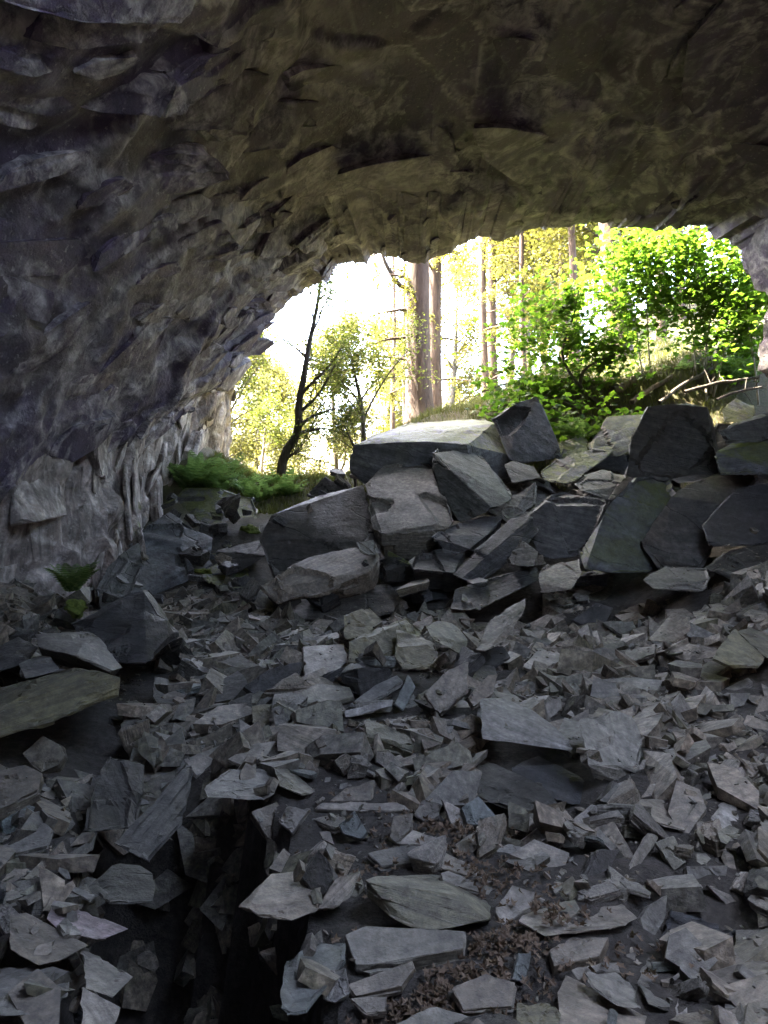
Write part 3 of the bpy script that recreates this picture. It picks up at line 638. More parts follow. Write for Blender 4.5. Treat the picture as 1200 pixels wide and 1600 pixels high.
NEAR = [
 ('big dark tilted block with one bright edge at the foot of the wall', 'slate_dark', [(108,975,6.9),(227,913,7.2),(258,968,6.95),(265,995,6.8),(227,1040,6.4),(150,1037,6.4),(112,988,6.7),(283,984,7.4),(280,994,7.3),(236,916,7.5),(150,960,8),(250,1000,7.9)]),
 ('grey slab tipped against the dark bright-edged block', 'slate', [(55,990,6.3),(105,988,6.6),(143,985,6.6),(192,1042,6),(172,1048,5.8),(120,1025,5.8),(62,1010,6),(70,1032,6.1),(170,1067,6)]),
 ('long olive-stained slab lying on its edge across the stones by the wall', 'slate_mossbrown', [(-30,1125,5.1),(57,1075,5.3),(133,1040,5.5),(150,1047,5.5),(188,1060,5.5),(187,1088,5.45),(133,1112,5.3),(0,1152,5.05),(-40,1160,5.0),(-40,1085,5.6),(100,1047,6.0),(170,1057,6.0)]),
 ('pale jagged rock above the long olive slab', 'slate', [(27,1037,5.8),(60,1025,6),(80,1025,6),(100,1046,5.8),(40,1062,5.6),(30,1060,5.7),(70,1060,6.2)]),
 ('dark wedge of rock at the base of the wall', 'slate_dark', [(-20,1020,6.4),(28,993,6.7),(60,1010,6.6),(50,1032,6.3),(-20,1055,6.2),(20,1030,7.1)]),
 ('leaning dark slab with a pale streak beside the black hole', 'slate_dark', [(172,1184,4.9),(226,1196,4.9),(216,1292,4.4),(130,1302,4.3),(140,1238,4.6),(180,1200,5.2),(215,1280,4.8)]),
 ('shadowed brown slab sloping down into the black hole', 'slate_dark', [(176,1322,3.9),(222,1268,4.2),(290,1195,4.7),(302,1210,4.7),(287,1290,4.2),(232,1352,3.8),(260,1280,4.7)]),
 ('long pointed slab with a dark olive face, largest on the near scree', 'slate_olive', [(564,1378,3.32),(588,1371,3.36),(716,1397,3.22),(760,1438,3.16),(720,1454,3.12),(660,1452,3.14),(604,1436,3.2),(568,1404,3.28),(600,1368,3.62),(684,1368,3.66),(768,1406,3.5),(766,1434,3.34)]),
 ('green-grey domed block on the brink of the black hole', 'slate', [(376,1412,3.2),(424,1364,3.42),(504,1356,3.48),(503,1400,3.26),(388,1420,3.12),(500,1422,3.12),(456,1434,3.06),(404,1434,3.08),(470,1400,3.6)]),
 ('split block with three sawn-looking layers on the scree', 'slate', [(433,1130,5.3),(527,1141,5.2),(527,1192,5.0),(437,1176,5.1),(536,1152,5.4),(536,1185,5.3),(450,1132,5.6),(530,1140,5.6)]),
 ('tall tan block with a chipped sloping face above the hollow', 'slate_pale', [(903,1125,4.95),(955,1106,5.2),(985,1116,5.2),(1003,1148,5.0),(1005,1160,4.9),(997,1194,4.7),(920,1194,4.62),(924,1221,4.68),(970,1219,4.72),(990,1206,4.78),(960,1130,5.5),(1000,1180,5.2)]),
 ('pale thick slab propped over the dark hollow', 'slate_pale', [(751,1091,5.3),(790,1088,5.5),(830,1108,5.4),(889,1156,5.0),(893,1176,4.95),(753,1157,4.9),(755,1133,5.0),(860,1130,5.6),(800,1095,5.7)]),
 ('dark slab dipping into the hollow below the tan block', 'slate_dark', [(797,1196,5.05),(840,1182,5.2),(922,1220,4.8),(922,1252,4.7),(892,1260,4.7),(804,1222,4.9),(880,1210,5.4)]),
 ('dark smooth slab at the bottom of the hollow', 'slate_dark', [(722,1196,5.0),(762,1190,5.1),(844,1228,4.75),(884,1268,4.6),(812,1268,4.55),(742,1246,4.7),(820,1220,5.2)]),
 ('tan double block behind the scree, hindmost of the four blocks', 'slate_olive', [(535,962,7.4),(580,948,7.6),(601,970,7.5),(571,994,7.2),(537,1000,7.1),(560,960,7.9),(596,985,7.7)]),
 ('wide tan block with a gabled top on the scree', 'slate_olive', [(543,1003,7.0),(573,992,7.2),(620,978,7.2),(633,964,7.6),(662,990,7.5),(622,1022,6.9),(580,1038,6.75),(545,1034,6.8),(640,1005,7.6)]),
 ('squarish tan block with a flat bright top on the scree', 'slate_olive', [(620,1008,6.7),(620,985,7.0),(673,1000,6.95),(682,1003,6.8),(687,1030,6.6),(667,1046,6.45),(633,1051,6.4),(616,1028,6.55),(670,1010,7.2)]),
 ('brown tilted block with a pale plate on top', 'slate_olive', [(667,980,7.2),(683,970,7.4),(708,973,7.4),(732,1000,7.1),(728,1028,6.9),(700,1010,6.9),(678,1000,7.0),(715,990,7.7)]),
 ('upright slab with one glittering bright face standing on the scree', 'slate', [(740,1018,6.6),(763,968,7.1),(820,934,7.5),(817,953,7.3),(790,1003,6.8),(759,1016,6.6),(790,960,7.6)]),
 ('grooved olive slab leaning at the edge of the dirt ramp', 'slate_olive', [(1110,1030,6.4),(1146,987,6.9),(1150,984,7.0),(1196,1030,6.5),(1188,1044,6.3),(1139,1042,6.3),(1170,1005,7.2)]),
 ('second grooved olive slab, upper neighbour on the dirt ramp', 'slate_olive', [(1150,986,6.9),(1172,980,7.1),(1240,1010,6.8),(1240,1040,6.5),(1200,1030,6.5),(1215,1010,7.2)]),
 ('wedge block with a bright thin side on the back of the scree', 'slate', [(1010,1000,6.9),(1029,1003,6.8),(1052,957,7.2),(1077,964,7.3),(1077,988,7.0),(1054,1004,6.8),(1060,975,7.6)]),
 ('big dark block shadowed under the edge stones by the gravel', 'slate_dark', [(1031,1462,3.25),(1057,1391,3.55),(1120,1400,3.6),(1171,1420,3.5),(1160,1459,3.3),(1083,1481,3.15),(1110,1420,3.9)]),
 ('long grey slab with a pale peak near the leaf litter', 'slate', [(805,1436,3.2),(892,1405,3.42),(943,1385,3.52),(1000,1436,3.25),(965,1447,3.15),(899,1457,3.08),(850,1458,3.08),(920,1420,3.6)]),
 ('rough lumpy rock with a crumbly top above the long grey slab', 'slate', [(843,1383,3.55),(881,1343,3.8),(916,1338,3.85),(919,1361,3.7),(903,1391,3.5),(881,1406,3.42),(844,1410,3.4),(890,1370,4)]),
 ('blunt wedge stone with a tan lower edge on the scree slope', 'slate', [(995,1266,4.1),(1006,1248,4.3),(1053,1247,4.35),(1085,1279,4.15),(1073,1304,3.95),(1031,1290,4.0),(1050,1260,4.5)]),
 ('tan pyramid-shaped stone on the scree slope', 'slate_pale', [(1108,1281,4.05),(1138,1242,4.35),(1167,1251,4.3),(1181,1315,3.95),(1128,1301,3.95),(1160,1270,4.5)]),
 ('pale wedge at the bottom edge with two sharp ridges', 'slate', [(872,1545,2.75),(885,1518,2.9),(965,1580,2.62),(1010,1584,2.64),(990,1640,2.5),(880,1640,2.5),(950,1560,2.95)]),
 ('rounded slab lying on top of the wedge at the bottom edge', 'slate', [(914,1523,2.78),(965,1522,2.84),(995,1548,2.74),(1001,1579,2.62),(965,1571,2.62),(925,1546,2.7),(970,1550,2.95)]),
 ('smooth dark-sided block beside the gravel at the bottom', 'slate', [(995,1534,2.85),(1013,1490,3.1),(1042,1500,3.12),(1076,1523,3.0),(1046,1582,2.7),(1017,1571,2.72),(1050,1530,3.2)]),
 ('upright flat-faced stone at the gravel edge', 'slate_pale', [(1055,1592,2.68),(1064,1530,2.92),(1105,1537,2.92),(1122,1567,2.82),(1110,1640,2.55),(1060,1640,2.52),(1090,1560,3.1)]),
 ('green-grey upright slab with a scalloped edge beside the black hole', 'slate_teal', [(448,1504,2.92),(496,1467,3.06),(540,1472,3.06),(544,1500,2.94),(500,1548,2.75),(476,1586,2.62),(440,1590,2.6),(437,1560,2.7),(520,1500,3.2)]),
 ('pinkish laminated block on the stones beyond the black hole', 'slate_pink', [(73,1436,3.05),(87,1405,3.2),(136,1426,3.15),(196,1454,3.02),(156,1472,2.94),(91,1455,2.98),(150,1440,3.35)]),
 ('dark block overhanging the black hole', 'slate_dark', [(140,1384,3.35),(175,1349,3.6),(217,1350,3.6),(241,1363,3.5),(241,1410,3.25),(170,1412,3.2),(210,1380,3.8)]),
 ('long sharp-edged slab on the near bank of the black hole', 'slate', [(14,1429,3.05),(42,1426,3.1),(138,1478,2.9),(95,1502,2.78),(60,1510,2.72),(15,1480,2.82),(80,1450,3.2)]),
 ('rounded smooth boulder at the bottom corner', 'slate', [(-30,1515,2.72),(20,1503,2.8),(70,1506,2.8),(101,1527,2.72),(101,1556,2.6),(77,1582,2.52),(0,1590,2.48),(-40,1580,2.5),(40,1540,2.95)]),
 ('bevel-edged grey block sloping into the black hole', 'slate', [(124,1489,2.9),(147,1486,2.94),(213,1524,2.78),(176,1556,2.62),(133,1542,2.64),(170,1515,3.0)]),
 ('pale flat-faced stone at the bottom edge beside the rounded boulder', 'slate_pale', [(135,1545,2.64),(160,1555,2.62),(183,1577,2.56),(172,1640,2.38),(120,1640,2.36),(160,1570,2.8)]),
 ('chunky grey boulder at the brink above the domed block', 'slate', [(318,1229,4.35),(364,1196,4.7),(416,1198,4.7),(432,1236,4.4),(408,1248,4.25),(324,1244,4.25),(390,1220,4.8)]),
 ('mossy-stained wedge beside the chunky brink boulder', 'slate', [(424,1199,4.6),(445,1200,4.65),(492,1236,4.4),(476,1244,4.3),(436,1228,4.4),(470,1215,4.75)]),
]
NEAR[36] = ('slope-faced grey block dipping into the black hole',) + NEAR[36][1:]
NEAR_G = 'large blocks lying on the scree'
for sp in NEAR: hull(sp, 'slate_block', NEAR_G, 14, rough=0.9)

# plates and blocks of the cave roof and wall, each split from the rock behind it
pr_ = np.random.default_rng(808)
def plate_proto(seed, thick, mat, k=7):
    r = np.random.default_rng(seed); th = np.arange(k) * 2 * math.pi / k + r.uniform(-.35, .35, k); rad = r.uniform(0.34, 0.56, k)
    T = np.stack([np.cos(th) * rad, np.sin(th) * rad, np.full(k, thick * 0.5) + r.uniform(-.4, 0, k) * thick], 1); B = np.stack([np.cos(th) * rad * r.uniform(.8, 1.1, k), np.sin(th) * rad * r.uniform(.8, 1.1, k), np.full(k, -thick * 0.5)], 1)
    return stone_mesh('rock_plate', np.vstack([T, B]), M[mat], cuts=12, rough=1.0, bev=0.006, seed=seed % 50, frame=np.eye(3), laminae=3, chop=3)[0]
RP = [plate_proto(900 + i, (0.12, 0.2, 0.3, 0.45)[i % 4], 'roof_piece') for i in range(12)]; RPT = [plate_proto(930 + i, (0.05, 0.08, 0.11)[i % 3], 'roof_piece', 8) for i in range(6)]; WP = [plate_proto(950 + i, (0.10, 0.16, 0.26)[i % 3], 'wall_piece') for i in range(9)]
def stick(parent, protos, pts, nrm, frame_n, frame_l, size, flat, sink, jit=0.10, asp=(1.0, 1.9)):
    for p, n_ in zip(pts, nrm):
        a = n_ * flat + frame_n * (1 - flat) + pr_.normal(0, jit, 3); a /= np.linalg.norm(a); l = frame_l + pr_.normal(0, 0.22, 3); l -= a * (l @ a); l /= np.linalg.norm(l)
        s = size[0] * (size[1] / size[0]) ** (pr_.random() ** 1.5); sc = np.array((s * pr_.uniform(*asp), s * pr_.uniform(0.55, 0.95), s * pr_.uniform(0.5, 1.0)))
        Rm = np.stack([l, np.cross(a, l), a], 1) * sc[None, :]; c = p - n_ * s * sink
        o = obj('rock_plate', protos[pr_.integers(len(protos))], parent); o.matrix_world = Matrix([[*Rm[0], c[0]], [*Rm[1], c[1]], [*Rm[2], c[2]], [0, 0, 0, 1]])
NRM = n.reshape(NV, NU, 3); PG = P.reshape(NV, NU, 3)
def pick(count, cond, lo=None, hi=None):
    pts, nr = [], []; tries = 0
    while len(pts) < count and tries < 20000:
        tries += 1; i = pr_.integers(RIMROW + 4, RIMROW + 290); j = pr_.integers(6, NU - 20); p = PG[i, j]
        if not cond(p): continue
        u, v = to_px(p) if p[1] > 0.5 else (9999, 9999)
        if not (-80 < u < 1280 and -80 < v < 900): continue
        pts.append(p); nr.append(NRM[i, j])
    return pts, nr
near_rim = lambda p: False
stick(roof, RP, *pick(150, lambda p: p[0] < -1.2 and p[1] < 16.2), ax_n, ax_long, (0.3, 1.2), 0.45, 0.04, 0.10, (1.5, 3.0))
stick(roof, RPT, *pick(24, lambda p: p[0] >= -1.6 and p[1] < 13), ax_n, ax_long, (1.2, 3.4), 0.95, 0.02, 0.05)
stick(roof, RP, *pick(46, lambda p: p[1] > 13.0 and p[0] < 7), ax_n, ax_long, (0.25, 0.7), 0.45, 0.10)
WN = n2.reshape(len(R2), len(wz), 3); WPt = P2.reshape(len(R2), len(wz), 3); wp, wn2 = [], []
while len(wp) < 150:
    i = pr_.integers(40, 372); j = pr_.integers(50, 240); p = WPt[i, j]
    if p[1] < 7: continue
    wp.append(p); wn2.append(WN[i, j])
stick(wall, WP, wp, wn2, aw_n, aw_l, (0.4, 1.5), 0.75, 0.0)

# flat and upright slabs: outline of the main face, which way it faces, thickness in metres
SLABS = """t .05 0|slate|0,1323 70,1286 80,1296 74,1321 0,1338|broad grey slab near the wall end of the dark bank
f .06 .2|slate|91,1338 108,1310 150,1300 143,1328 95,1341|tilted grey plate above the thin shard
t .02 .2|slate_pale|51,1357 63,1360 147,1398 140,1407 105,1388|thin pale shard lying across the dark bank
t .05 0|slate|42,1401 84,1384 98,1394 91,1408 49,1416|small pale slab under the thin shard
f .10 0|slate|35,1177 67,1150 95,1165 100,1182 90,1196 65,1206 50,1196|olive chunk below the long olive slab
t .12 .1|slate|-10,1205 40,1195 67,1208 60,1233 0,1262|wide grey slab below the olive chunk
t .05 0|slate|330,1296 376,1276 412,1312 392,1325 352,1313|pale-edged slab at the hole's brink
f .07 .3|slate|392,1268 432,1252 442,1262 428,1308 418,1310|upright slab beside the pale-edged brink slab
f .07 0|slate|436,1284 448,1260 484,1264 456,1301|grey rhombus slab leaning on the upright slab
t .06 0|slate_pale|492,1262 505,1254 628,1252 640,1264 600,1266|straight plank-like slab lying level on the scree
f .07 0|slate_teal|530,1288 554,1267 574,1300 564,1311 536,1302|triangular green-grey stone under the plank-like slab
t .03 0|slate_pale|614,1318 644,1296 694,1314 684,1321|pale kite-shaped slab below the plank-like slab
t .05 0|slate|574,1332 632,1320 684,1322 652,1348 596,1353|flat slab between the kite-shaped slab and the olive-faced slab
t .04 0|slate|664,1336 688,1328 748,1358 744,1370 692,1357|bent grey slab above the olive-faced slab
t .05 .1|slate_pale|688,1364 700,1360 778,1390 772,1401 692,1377|narrow pale slab resting on the olive-faced slab
t .10 0|slate_pale|538,1460 572,1446 726,1456 724,1482 580,1508 556,1508|long pale slab with torn ends under the olive-faced slab
f .08 .2|slate|496,1420 524,1372 564,1360 548,1400 524,1420|grey slab leaning between the domed block and the olive-faced slab
f .06 0|slate_pale|504,1560 516,1516 540,1512 546,1552 524,1567|small pinkish upright block beside the scalloped slab
t .05 -.1|slate|542,1538 644,1500 648,1512 628,1540 556,1557|long grey slab with leaf litter beside it
t .04 0|slate|548,1560 604,1556 604,1580 572,1583|flat grey slab low among dead leaves
t .06 0|slate_pale|600,1606 684,1572 790,1606|broad pale slab along the bottom edge
t .05 0|slate|708,1544 760,1520 805,1535 800,1572 724,1577|wide flat slab amid the dead leaves
f .05 0|slate|406,1488 440,1474 456,1496 432,1525|small crumpled stone over the black hole
f .06 0|slate|516,1252 540,1232 584,1220 580,1251|dark slab leaning behind the plank-like slab
f .05 0|slate|648,1272 660,1248 690,1256 684,1276 664,1285|rounded grey stone past the end of the plank-like slab
f .03 .2|slate_pale|690,1248 720,1264 736,1280 732,1297 708,1294|pale folded plate near the dead leaves
f .09 0|slate_teal|720,1262 748,1244 776,1276 768,1290 730,1288|dark green-grey block on the edge of the hollow
f .06 0|slate|608,1308 616,1276 644,1270 644,1293 620,1317|upright chunk between plank-like and kite-shaped slabs
t .06 0|slate_pale|473,1010 537,1005 543,1034 503,1064 477,1071 500,1030|large pale curved slab at the top of the scree
t .08 0|slate|455,1090 495,1068 547,1073 553,1088 513,1098 460,1104|grey slab overlapping the pale curved slab
t .06 0|slate_pale|547,1100 587,1070 620,1055 628,1063 600,1084 567,1101|long tan-edged slab rising to the squarish block
f .05 .2|slate_teal|617,1100 638,1053 650,1073 630,1109|narrow standing shard in the middle of the scree
f .12 0|slate|663,1083 700,1047 732,1033 730,1077 687,1116|large pointed slab standing on its corner
f .10 .1|slate|733,1090 763,1053 777,1053 770,1084 740,1104|smooth leaning slab beside the corner-standing slab
f .05 0|slate_pale|537,1110 613,1092 613,1103 540,1121|straight tan bar of slate above the split block
f .08 0|slate|462,1110 513,1093 533,1093 537,1143 463,1128|smooth grey plate leaning behind the split block
f .08 0|slate_olive|393,1103 443,1098 442,1113 413,1133 395,1127|tan block on the shaded brow of the scree
f .12 0|slate_dark|380,1072 430,1040 473,1033 463,1058 400,1088|dark olive block beside the pale curved slab
f .04 0|slate_pale|373,1122 415,1150 410,1162 377,1162|pinkish triangular plate on the shaded brow
f .07 .1|slate|588,1173 607,1172 632,1197 610,1206 587,1190|dark wedge in the gap before the split block
f .06 0|slate|653,1140 670,1137 687,1163 663,1171|grey paddle-shaped stone in the shaded gap
t .05 0|slate|587,1157 600,1133 637,1150 613,1171|shaded grey slab in the gap below the tan bar
f .04 0|slate_pale|540,1200 568,1213 557,1228|bright triangular chip under the split block
f .05 0|slate|473,1203 483,1188 498,1203 493,1218|small grey stone under the split block
t .05 .1|slate_pale|287,1187 353,1160 372,1157 333,1200 307,1211|bright splintered shards on the hole's far brink
t .04 0|slate|355,1186 400,1160 430,1158 415,1181 380,1196|flat grey slab behind the splintered shards
f .06 0|slate_dark|740,1014 786,1009 797,1026 763,1046 740,1041|dark slab at the foot of the glittering slab
t .06 0|slate_pale|817,1041 840,1016 882,1018 882,1030 836,1048|bright oval slab on the grit
t .06 -.1|slate_pale|941,1033 970,1016 1024,1009 1022,1021 962,1042|tan oblong slab on the back of the scree
t .04 0|slate_pale|930,1003 955,989 962,997 939,1010|small bright slab behind the tan oblong slab
t .10 0|slate|966,955 1001,942 1026,947 1016,958|bright-topped slab at the back under the pile
f .08 0|slate|943,972 989,970 995,981 970,992|brown block below the bright-topped back slab
f .10 0|slate_dark|893,968 932,942 958,949 947,972 912,977|dark slab at the back under the pile
t .04 0|slate_pale|932,1062 985,1058 1035,1062 1027,1078 955,1086 932,1080|long smooth pale slab lying across the grit
t .03 0|slate_pale|847,1062 889,1060 870,1077|small pale plate left of the long smooth slab
f .03 .2|slate_pale|842,1114 859,1095 876,1089 878,1106 859,1123|pale plate leaning above the propped slab
f .06 0|slate|891,1122 920,1108 920,1122 895,1132|small block tucked against the tan chipped block
t .05 0|slate_pale|1018,1206 1043,1175 1070,1171 1070,1188 1031,1218|pale slab just below the tan chipped block
f .04 0|slate|991,1214 1004,1187 1024,1187 1012,1215|grey plate against the foot of the tan chipped block
t .05 0|slate_pale|1072,1194 1119,1177 1121,1198|pale triangular slab on the chip slope
t .05 0|slate_pale|1131,1076 1169,1058 1177,1066 1154,1079|pale slab on the dirt ramp
f .06 0|slate_pale|1141,1083 1173,1083 1162,1102 1142,1107|pale block on the lower dirt ramp
f .06 0|slate|1181,1114 1192,1087 1225,1085 1225,1120|brown block at the edge of the dirt ramp
t .06 0|slate|1070,1056 1108,1033 1142,1037 1104,1065|grey slab below the grooved olive slabs
f .05 .3|slate_pale|890,1292 925,1257 940,1262 921,1296 907,1305|pale streaked slab leaning towards the hollow
f .02 .9|slate_pale|964,1394 1013,1303 1030,1306 980,1384|thin slab set on edge like a blade
f .06 .6|slate_dark|910,1383 936,1328 969,1327 943,1377|dark slab standing behind the rough lumpy rock
f .07 -.2|slate|1024,1317 1053,1305 1072,1347 1053,1361|grooved grey slab hanging under the blunt wedge stone
t .05 0|slate_pale|773,1424 800,1382 835,1394 830,1417 786,1445|pale five-sided slab beside the olive-faced slab
f .04 .5|slate|1002,1435 1017,1413 1044,1398 1039,1436 1013,1480|narrow upright slab at the hollow under the edge stones
t .03 0|slate|1017,1479 1042,1466 1086,1490 1039,1492|flat slab in shade before the dark edge block
t .10 0|slate|859,1486 892,1464 951,1464 936,1494 866,1509|wide slab with leaves on it below the long grey slab
t .03 0|slate_pale|892,1514 918,1503 965,1504 969,1519 907,1535|pale thin slab above the bottom wedge
t .10 0|slate_olive|808,1567 859,1565 881,1585 877,1606 806,1606|squared ochre-tinged block at the bottom edge
f .06 0|slate|1072,1354 1138,1352 1134,1372 1075,1373|layered block under the tan pyramid stone
f .06 0|slate_pale|1105,1383 1141,1398 1152,1409 1138,1417|pinkish block overhanging the dark edge block
f .05 .2|slate_pale|1149,1387 1167,1361 1189,1380 1174,1406|pale upright slab by the side of the gravel
t .03 0|slate_pale|1086,1312 1145,1310 1149,1318 1090,1322|thin pale plate under the tan pyramid stone
t .04 0|slate_pale|1116,1332 1160,1319 1163,1329 1130,1340|thin tan slab below the pyramid stone's plate
f .06 0|slate|1002,1246 1018,1225 1045,1222 1050,1238|grey stone on the chip slope above the blunt wedge
t .05 0|slate_pale|770,1330 795,1318 818,1322 800,1334|pale flat stone among dead leaves before the hollow
f .05 .2|slate_teal|800,1530 812,1490 830,1490 822,1535|narrow teal slab upright among the dead leaves"""
SLAB_G = 'slate slabs lying on the scree'
for line in SLABS.split('\n'):
    a, mat, poly, label = line.split('|'); kind, th, nx = a.split(); th = float(th); nx = float(nx)
    px = np.array([[float(v) for v in q.split(',')] for q in poly.split()])
    cx, ym = px[:, 0].mean(), px[:, 1].max()
    y1 = floor_hit(cx, ym); d0 = floor_hit(cx, ym + th * FPX / y1 * 0.75)
    d0 = max(d0, y1 * 0.8)
    n = np.array((nx, -0.42, 1.0)) if kind == 't' else np.array((nx, -1.0, 0.62)); n /= np.linalg.norm(n)
    p0 = at(cx, ym, d0); W = []
    for x, y in px:
        v = ray(x, y); t = ((p0 - np.array((0, 0, CAMZ))) @ n) / (v @ n); W.append(np.array((0, 0, CAMZ)) + v * t)
    W = np.array(W); c = W.mean(0)
    Bk = c + (W - c) * 0.9 - n * th * 1.0 + rng.normal(0, 0.006, W.shape) * (th / 0.06)
    Mid = c + (W - c) * 1.03 - n * th * rng.uniform(0.35, 0.65)
    set_stone('slate_slab', label, 'slate slab', SLAB_G, np.vstack([W, Mid, Bk]), mat, cuts=11, rough=0.8, bev=0.008)

# ------------------------------------------------------------------ loose stones that settle on the heap
def random_slab(seed, thick):
    r = np.random.default_rng(seed); k = r.integers(4, 7)
    th = np.sort(r.uniform(0, 2 * math.pi, k) * 0.35 + np.arange(k) * 2 * math.pi / k)
    rad = r.uniform(0.36, 0.55, k); el = r.uniform(0.55, 1.0)
    T = np.stack([np.cos(th) * rad, np.sin(th) * rad * el, thick * 0.5 + r.uniform(-0.25, 0.1, k) * thick], 1)
    B = np.stack([np.cos(th + r.uniform(-.15, .15)) * rad * r.uniform(0.75, 1.05, k), np.sin(th) * rad * el * r.uniform(0.75, 1.05, k), -thick * 0.5 + r.uniform(-0.1, 0.25, k) * thick], 1)
    return np.vstack([T, B])
PROTO = []
for i in range(30):
    th = (0.14, 0.22, 0.32, 0.48)[i % 4]
    mt = ('slate', 'slate', 'slate_pale', 'slate', 'slate_teal', 'slate', 'slate_dark', 'slate')[i % 8]
    me, c, Rm = stone_mesh('loose_stone', random_slab(500 + i, th), M[mt], cuts=8, rough=0.9, bev=0.014, seed=i, frame=np.eye(3))
    PROTO.append((me, mesh_verts(me), th, {'slate': 'grey', 'slate_pale': 'pale', 'slate_teal': 'green-grey', 'slate_dark': 'dark'}[mt]))
def place_on(x, y, rad, tilt, r):
    """plane fitted to the heap under a stone; returns height and an orientation"""
    ix = int((x - HX0) / HRES); iy = int((y - HY0) / HRES); w = max(1, int(rad / HRES))
    a, b_, c, d = max(ix - w, 0), min(ix + w + 1, HNX), max(iy - w, 0), min(iy + w + 1, HNY)
    if b_ - a < 2 or d - c < 2: return None
    S = HM[a:b_, c:d]; xx, yy = np.meshgrid(hxs[a:b_] - x, hys[c:d] - y, indexing='ij')
    A = np.stack([xx.ravel(), yy.ravel(), np.ones(xx.size)], 1); s, *_ = np.linalg.lstsq(A, S.ravel(), rcond=None)
    n = np.array((-s[0], -s[1], 1.0)); n[:2] = np.clip(n[:2], -1.0, 1.0)
    n /= np.linalg.norm(n); n = n + r.normal(0, tilt, 3); n /= np.linalg.norm(n)
    t = np.array((math.cos(r.uniform(0, 6.28)), math.sin(r.uniform(0, 6.28)), 0)); t -= n * (t @ n); t /= np.linalg.norm(t)
    return s[2], np.stack([t, np.cross(n, t), n], 1), float(np.max(S)), float(S.mean())
LOOSE = []
r3 = np.random.default_rng(33)
def loose(n, smin, smax, ylo, yhi, tilt, xlo=-9, xhi=9, maxup=0.35, brink=False):
    k = 0; tries = 0
    while k < n and tries < n * 30:
        tries += 1
        y = r3.uniform(ylo ** 1.4, yhi ** 1.4) ** (1 / 1.4); x = r3.uniform(-0.54, 0.54) * y
        if not (xlo < x < xhi): continue
        if x > 1.9 and 4.6 < y < 7.2 and x > 0.42 * y and r3.random() < 0.85: continue      # dirt ramp stays clear
        pm = pit_mask(np.array([x]), np.array([y]))[0]
        if brink != (0.12 < pm < 0.85) or pm >= 0.85: continue
        s = smin * (smax / smin) ** (r3.random() ** 1.7)
        pr = place_on(x, y, s * 0.45, tilt, r3)
        if pr is None: continue
        z, Rm, top, mean = pr
        f0 = HF[min(max(int((x - HX0) / HRES), 0), HNX - 1), min(max(int((y - HY0) / HRES), 0), HNY - 1)]
        ix_, iy_ = min(max(int((x - HX0) / HRES), 2), HNX - 3), min(max(int((y - HY0) / HRES), 2), HNY - 3)
        if HMASK[ix_ - 2:ix_ + 3, iy_ - 2:iy_ + 3].mean() > 0.2 and r3.random() < 0.93: continue
        if mean - f0 > maxup: continue
        q = r3.integers(len(PROTO)); me, V, th, tone = PROTO[q]
        sc = np.array((s, s * r3.uniform(0.7, 1.2), s * r3.uniform(0.8, 1.3)))
        zc = z + sc[2] * th * 0.28
        Wv = (V * sc) @ Rm.T + np.array((x, y, zc))
        u, v = to_px((x, y, zc))
        if not (-30 < u < 1230 and v < 1640): continue
        o = obj('loose_stone', me); S3 = Rm * sc[None, :]
        o.matrix_world = Matrix([[*S3[0], x], [*S3[1], y], [*S3[2], zc], [0, 0, 0, 1]])
        LOOSE.append((o, u, v, s * FPX / y, tone, th)); imprint(Wv); k += 1
loose(38, 0.16, 0.42, 2.2, 5.6, 0.4, xlo=-2.4, xhi=0.0, brink=True)
loose(36, 0.32, 0.75, 9.0, 11.2, 0.28, maxup=1.0)
loose(40, 0.30, 0.62, 5.4, 8.2, 0.38, xlo=-2.8, xhi=0.2)
loose(60, 0.28, 0.60, 4.4, 8.8, 0.34)
loose(75, 0.20, 0.36, 2.2, 4.8, 0.34)
# smaller rocks jammed in the gaps of the pile and along the foot of the wall
DPR = np.array([(690, 13.8), (750, 12.8), (800, 12.0), (860, 11.0), (930, 10.1), (960, 9.6)])
def jam(n, x0, x1, y0, y1, dfun, smin, smax):
    for _ in range(n):
        u, v = r3.uniform(x0, x1), r3.uniform(y0, y1); d = dfun(u, v); s = smin * (smax / smin) ** r3.random(); c = at(u, v, d)
        q = r3.integers(len(JAM)); me, V, th, tone = JAM[q]
        nn_ = np.array((0, -0.3, 1.0)) + r3.normal(0, 0.45, 3); nn_ /= np.linalg.norm(nn_); t = r3.normal(0, 1, 3); t -= nn_ * (t @ nn_); t /= np.linalg.norm(t)
        Rm = np.stack([t, np.cross(nn_, t), nn_], 1) * s; o = obj('loose_stone', me); o.matrix_world = Matrix([[*Rm[0], c[0]], [*Rm[1], c[1]], [*Rm[2], c[2]], [0, 0, 0, 1]])
        LOOSE.append((o, u, v, s * FPX / d, tone, th))
JAM = []
for i in range(8):
    th = (0.22, 0.35, 0.5)[i % 3]; mt = ('slate_big', 'slate_dark', 'slate', 'slate_moss')[i % 4]
    me, c, Rm = stone_mesh('jammed_rock', random_slab(700 + i, th), M[mt], cuts=10, rough=1.0, bev=0.008, seed=40 + i, frame=np.eye(3)); JAM.append((me, None, th, {'slate_big': 'dull grey', 'slate_dark': 'dark', 'slate': 'grey', 'slate_moss': 'mossy'}[mt]))
jam(46, 400, 1190, 735, 945, lambda u, v: np.interp(v, DPR[:, 0], DPR[:, 1]) + r3.uniform(0.0, 0.45), 0.3, 0.8)
jam(20, 170, 400, 850, 945, lambda u, v: np.interp(v, [840, 950], [12.8, 8.8]) + r3.uniform(-0.2, 0.3), 0.25, 0.6)
jam(18, 255, 400, 775, 880, lambda u, v: np.interp(v, [770, 880], [14.3, 12.7]) - r3.uniform(0.1, 0.4), 0.3, 0.65)
